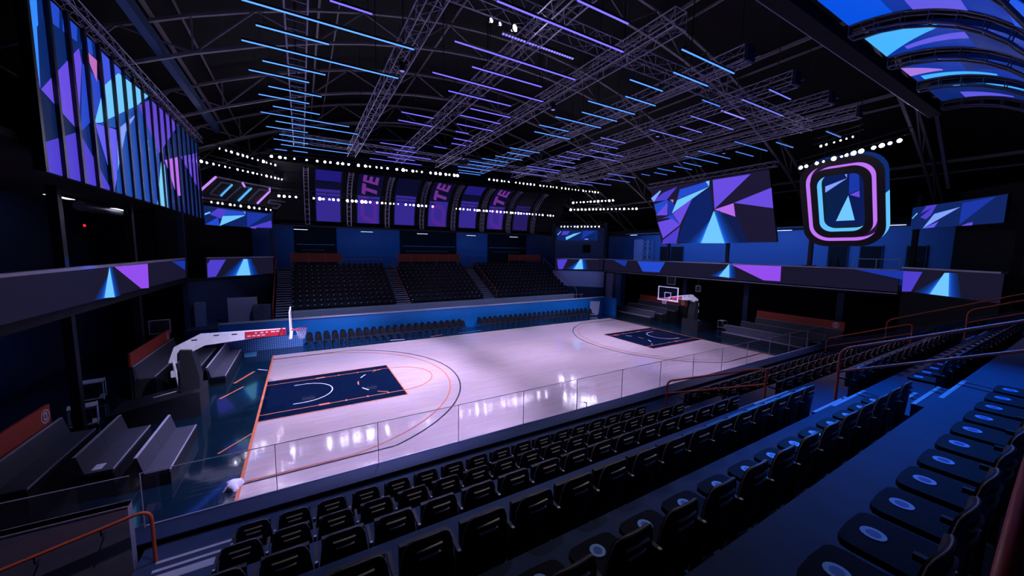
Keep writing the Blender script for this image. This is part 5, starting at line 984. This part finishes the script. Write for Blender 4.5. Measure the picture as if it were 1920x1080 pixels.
monitor('framed square clock hanging under the far balcony behind the backboard', (33.7, 11.9, 3.55), .95, .85, False, -1)
monitor('smaller framed clock hanging under the far balcony beside the boom', (33.7, 9.0, 3.15), .5, .58, False, -1)
def cart(label, p, sc=1, rz=0):
    t = thing('equipment_cart', label, 'cart', p, None, rz); t.scale = (sc,)*3
    for x in (-.35, .35):
        for y in (-.25, .25):
            MB().tube([(x, y, .06), (x, y, .85)], .018, STEELWHITE, 6).build('post', t)
    for z in (.15, .8): MB().box(-.37, .37, -.27, .27, z, z+.03, GREYBAR).build('shelf', t)
    m = MB(); m.box(-.25, .2, -.2, .2, .18, .5, DARKMETAL); m.build('case', t)
    for x in (-.35, .35):
        for y in (-.25, .25): MB().disc((x-.02, y, .05), (1, 0, 0), .05, DARKMETAL, 8, .04).build('caster', t)
cart('small cart with a pale frame behind the near hoop base', (-5.45, 7.75, 0), 1, .3); cart('second pale-framed cart farther behind the near hoop base', (-6.3, 10.8, 0), 1.1, .2)
cart('small cart behind the far hoop base', (34.3, 6.9, 0), .9)
t = thing('gym_ball', 'grey ball-shaped drum beside the far hoop base', 'ball', (33.5, 6.0, 0)); m = MB(); m.tube([(0, -.2, .3), (0, .2, .3)], .3, M('drum_grey', (.2, .2, .22), .5), 14); m.build('drum', t)
for i, (x, y) in enumerate(((-5.6, 5.9), (-5.8, 6.6))):
    m = MB(); m.cone((0, 0, 0), (0, 0, .04), .16, .14, DARKMETAL, 12); m.tube([(0, 0, .04), (0, 0, .95)], .045, DARKMETAL, 8); tag(m.build('floor_post', None, (x, y, 0)), f"short black floor post behind the benches, {['nearer', 'farther'][i]} to the camera", 'post')
t = thing('swing_gate', 'grey gate with a bright white edge at the end of the courtside chairs', 'gate', (28.3, 17.2, 0))
m = MB(); m.prism([(-.55, -.15, .1), (.2, -.5, .1), (.35, -.5, .4), (.35, -.5, 1.55), (-.55, -.15, 1.55)], (.05, .08, 0), GREYPANEL); m.build('panel', t)
m = MB(); m.prism([(.36, -.5, .15), (.62, -.35, 1.55), (.36, -.5, 1.55)], (.03, .05, 0), M('white_sheet', (.8, .85, .95), .5)); m.build('white_edge', t)
# left back corner: pale panel, cabinets, door, exit sign, stair gate
m = MB(); m.box(0, 1.75, 0, .08, 0, 1.85, GREYPANEL); tag(m.build('display_board', None, (-2.95, 21.0, 1.25)), 'tall pale grey board standing in the corner beside the bleacher stairs', 'board')
struct('floor_corner_stage', MB().box(-5, -.2, 19.2, 22.2, 0, 1.25, WALLDARK))
t = thing('cabinet', 'dark grey equipment cabinet in front of the pale corner board', 'cabinet', (-1.45, 20.4, 1.25)); m = MB(); m.box(0, 1.1, 0, .5, 0, 1.3, M('cabinet_grey', (.06, .065, .09), .6)); m.build('body', t)
for k in range(2): MB().box(.03+.54*k, .53+.54*k, -.02, 0, .05, 1.25, M('cabinet_door', (.075, .08, .11), .6)).build('door', t)
t = thing('locker', 'pale blue upright locker in the dark corner by the near hoop', 'cabinet', (-4.7, 20.6, 0)); MB().box(0, .55, 0, .4, 0, 2.9, M('locker_blue', (.12, .17, .3), .6)).build('body', t)
EXIT = LED('exitred', (235, 40, 60), 1.3)
def exit_sign(p, n, w, label):
    t = thing('exit_sign', label, 'sign', p); MB().box(-.04 if n == 'x' else -w/2, .04 if n == 'x' else w/2, -w/2 if n == 'x' else -.04, w/2 if n == 'x' else .04, 0, w*.45, DARKMETAL).build('housing', t)
    cd = bpy.data.curves.new('exit_letters', 'FONT'); cd.body = 'EXIT'; cd.size = w*.42; cd.extrude = .004; cd.align_x = 'CENTER'
    cd.materials.append(EXIT); tmp = bpy.data.objects.new('lettering', cd); me = bpy.data.meshes.new_from_object(tmp); bpy.data.objects.remove(tmp)
    o = bpy.data.objects.new('lettering', me); COL.objects.link(o); o.parent = t
    return t, o
tt, o = exit_sign((-9.66, 9.75, 3.05), 'x', .75, 'red exit sign on the dark wall under the left balcony'); o.location = (.05, 0, .05); o.rotation_euler = (math.pi/2, 0, math.pi/2)
for y, lb in ((17.7, 'red exit sign over the farther concourse door'), (15.9, 'red exit sign over the concourse door nearer the big screen')):
    tt, o = exit_sign((39.96, y, 7.75), 'x', .55, lb); o.location = (-.05, 0, .04); o.rotation_euler = (math.pi/2, 0, -math.pi/2)
# right concourse: doors, curtains, ladder, screens
for i, (y, w) in enumerate(((17.7, .9), (15.9, 1.5), (-.9, 1.2), (1.1, 1.2), (-3.3, .9))):
    m = MB(); m.box(39.9, 40.0, y-w/2, y+w/2, 4.55, 7.45, BLACKWALL); m.box(39.88, 39.95, y-w/2-.07, y-w/2, 4.55, 7.5, WALLDARK); m.box(39.88, 39.95, y+w/2, y+w/2+.07, 4.55, 7.5, WALLDARK); o = m.build(f'door_{i+1}'); o['kind'] = 'structure'
for i, (y0, y1, c) in enumerate(((20.6, 21.9, (.35, .38, .6)),)):
    m = MB(); n = 14
    pts = [(.08*math.sin(k*2.2), y0+(y1-y0)*k/n) for k in range(n+1)]
    m.add([(39.5+x, y, 4.55) for x, y in pts]+[(39.5+x, y, 8.4) for x, y in pts], [(k, k+1, n+2+k, n+1+k) for k in range(n)], M('curtain_pale', c, .8), True); tag(m.build('curtain'), 'pale hanging curtain at the far end of the concourse', 'curtain')
m = MB(); truss_mesh(m, (39.3, 19.6, 4.55), (39.3, 19.6, 8.3), .8, M('lattice_pale', (.42, .44, .6), .5), .04, .5); tag(m.build('lattice_column'), 'pale lattice column standing beside the concourse curtain', 'truss')
t = thing('step_ladder', 'dark folding ladder standing on the balcony under the ring sign', 'ladder', (35.6, -.1, 4.55))
for s in (-1, 1):
    for y in (-.3, .3): MB().tube([(s*.45, y*1.15, 0), (s*.05, y*.7, 2.0)], .035, DARKMETAL, 6).build('leg', t)
for k in range(5): MB().bar((-.45+.08*k, -.34+.03*k, .35*(k+1)), (-.45+.08*k, .34-.03*k, .35*(k+1)), .08, .03, DARKMETAL).build('rung', t)
t = thing('guard_rail', 'thin pale guard rail on the balcony beside the ring sign', 'railing', (34.4, -3.8, 4.55)); MB().tube([(0, 0, 1.95), (0, 2.2, 1.95)], .025, EDGE, 6).build('rail', t)
for y in (0, 1.1, 2.2): MB().tube([(0, y, 0), (0, y, 1.95)], .02, EDGE, 6).build('post', t)
q = (Vector((*CRa, 0))+Vector((*CRb, 0)))/2-nR*1.55+Vector((.6, -.6, 6.6))
m = MB(); m.prism([q+Vector((-.32, .36, 0)), q+Vector((.32, -.36, 0)), q+Vector((.32, -.36, 1.0)), q+Vector((-.32, .36, 1.0))], nR*.06, BLACKWALL); tag(m.build('wall_monitor'), 'small black wall screen inside the far corner suite', 'screen')
t = thing('potted_plant', 'small green plant lit in the concourse doorway beside the ring sign', 'plant', (39.3, -3.25, 4.55))
MB().cone((0, 0, 0), (0, 0, 1.6), .16, .22, DARKMETAL, 10).build('pot', t)
m = MB()
for k in range(26):
    a = random.random()*6.28; r = .1+.25*random.random(); z = 1.6+.5*random.random(); c = Vector((r*math.cos(a), r*math.sin(a), z)); d = Vector((math.cos(a), math.sin(a), .5))*.14; e = Vector((-math.sin(a), math.cos(a), 0))*.05
    m.poly([c-d, c+e, c+d, c-e], M('leaf_green', (.10, .45, .12), .5))
m.build('foliage', t)
# balcony ducts and lights on the left
m = MB(); m.tube([(-9.5, 20.5, 9.05), (-9.5, 27, 9.05)], .3, M('duct_silver', (.3, .3, .36), .4, .5), 10); tag(m.build('ventilation_pipe'), 'pale duct hanging in the balcony under the finned LED wall', 'duct')
for i, y in enumerate((12.6, 15.0)):
    m = MB(); m.box(-.06, .05, -.03, .03, -.03, .03, DARKMETAL); m.cone((0, 0, 0), (.1, 0, -.22), .07, .1, DARKMETAL, 8); m.disc((.1, 0, -.225), (.3, 0, -1), .06, EMW2, 8, .004); tag(m.build('spotlight', None, (-9.745, y, 3.9)), f"small lamp under the left balcony, {['nearer', 'farther'][i]} to the camera", 'light')
m = MB(); m.disc((0, 0, 0), (1, -.3, 0), .09, EXIT, 10, .05); tag(m.build('signal_light', None, (-10.99, 25.0, 8.05)), 'small red signal light in the dark left balcony', 'light')
# white cloth by the court corner and on the seats
m = MB(); n = 14
vs = [(0, 0, .32)]
for k in range(n):
    a = 2*math.pi*k/n; r = .22+.07*math.sin(3*a+1)+.04*math.sin(7*a); vs.append((r*math.cos(a), r*math.sin(a), .18+.05*math.sin(5*a)))
for k in range(n):
    a = 2*math.pi*k/n; r = .28+.08*math.sin(4*a); vs.append((r*math.cos(a), r*math.sin(a), .0))
fs = [(0, 1+k, 1+(k+1) % n) for k in range(n)]+[(1+k, 1+n+k, 1+n+(k+1) % n, 1+(k+1) % n) for k in range(n)]
m.add(vs, fs, M('white_cloth', (.8, .8, .85), .8), True); tag(m.build('towel', None, (-.15, .9, 0.0)), 'crumpled white towel on the floor at the near corner of the court', 'towel').scale = (.75, .75, .8)
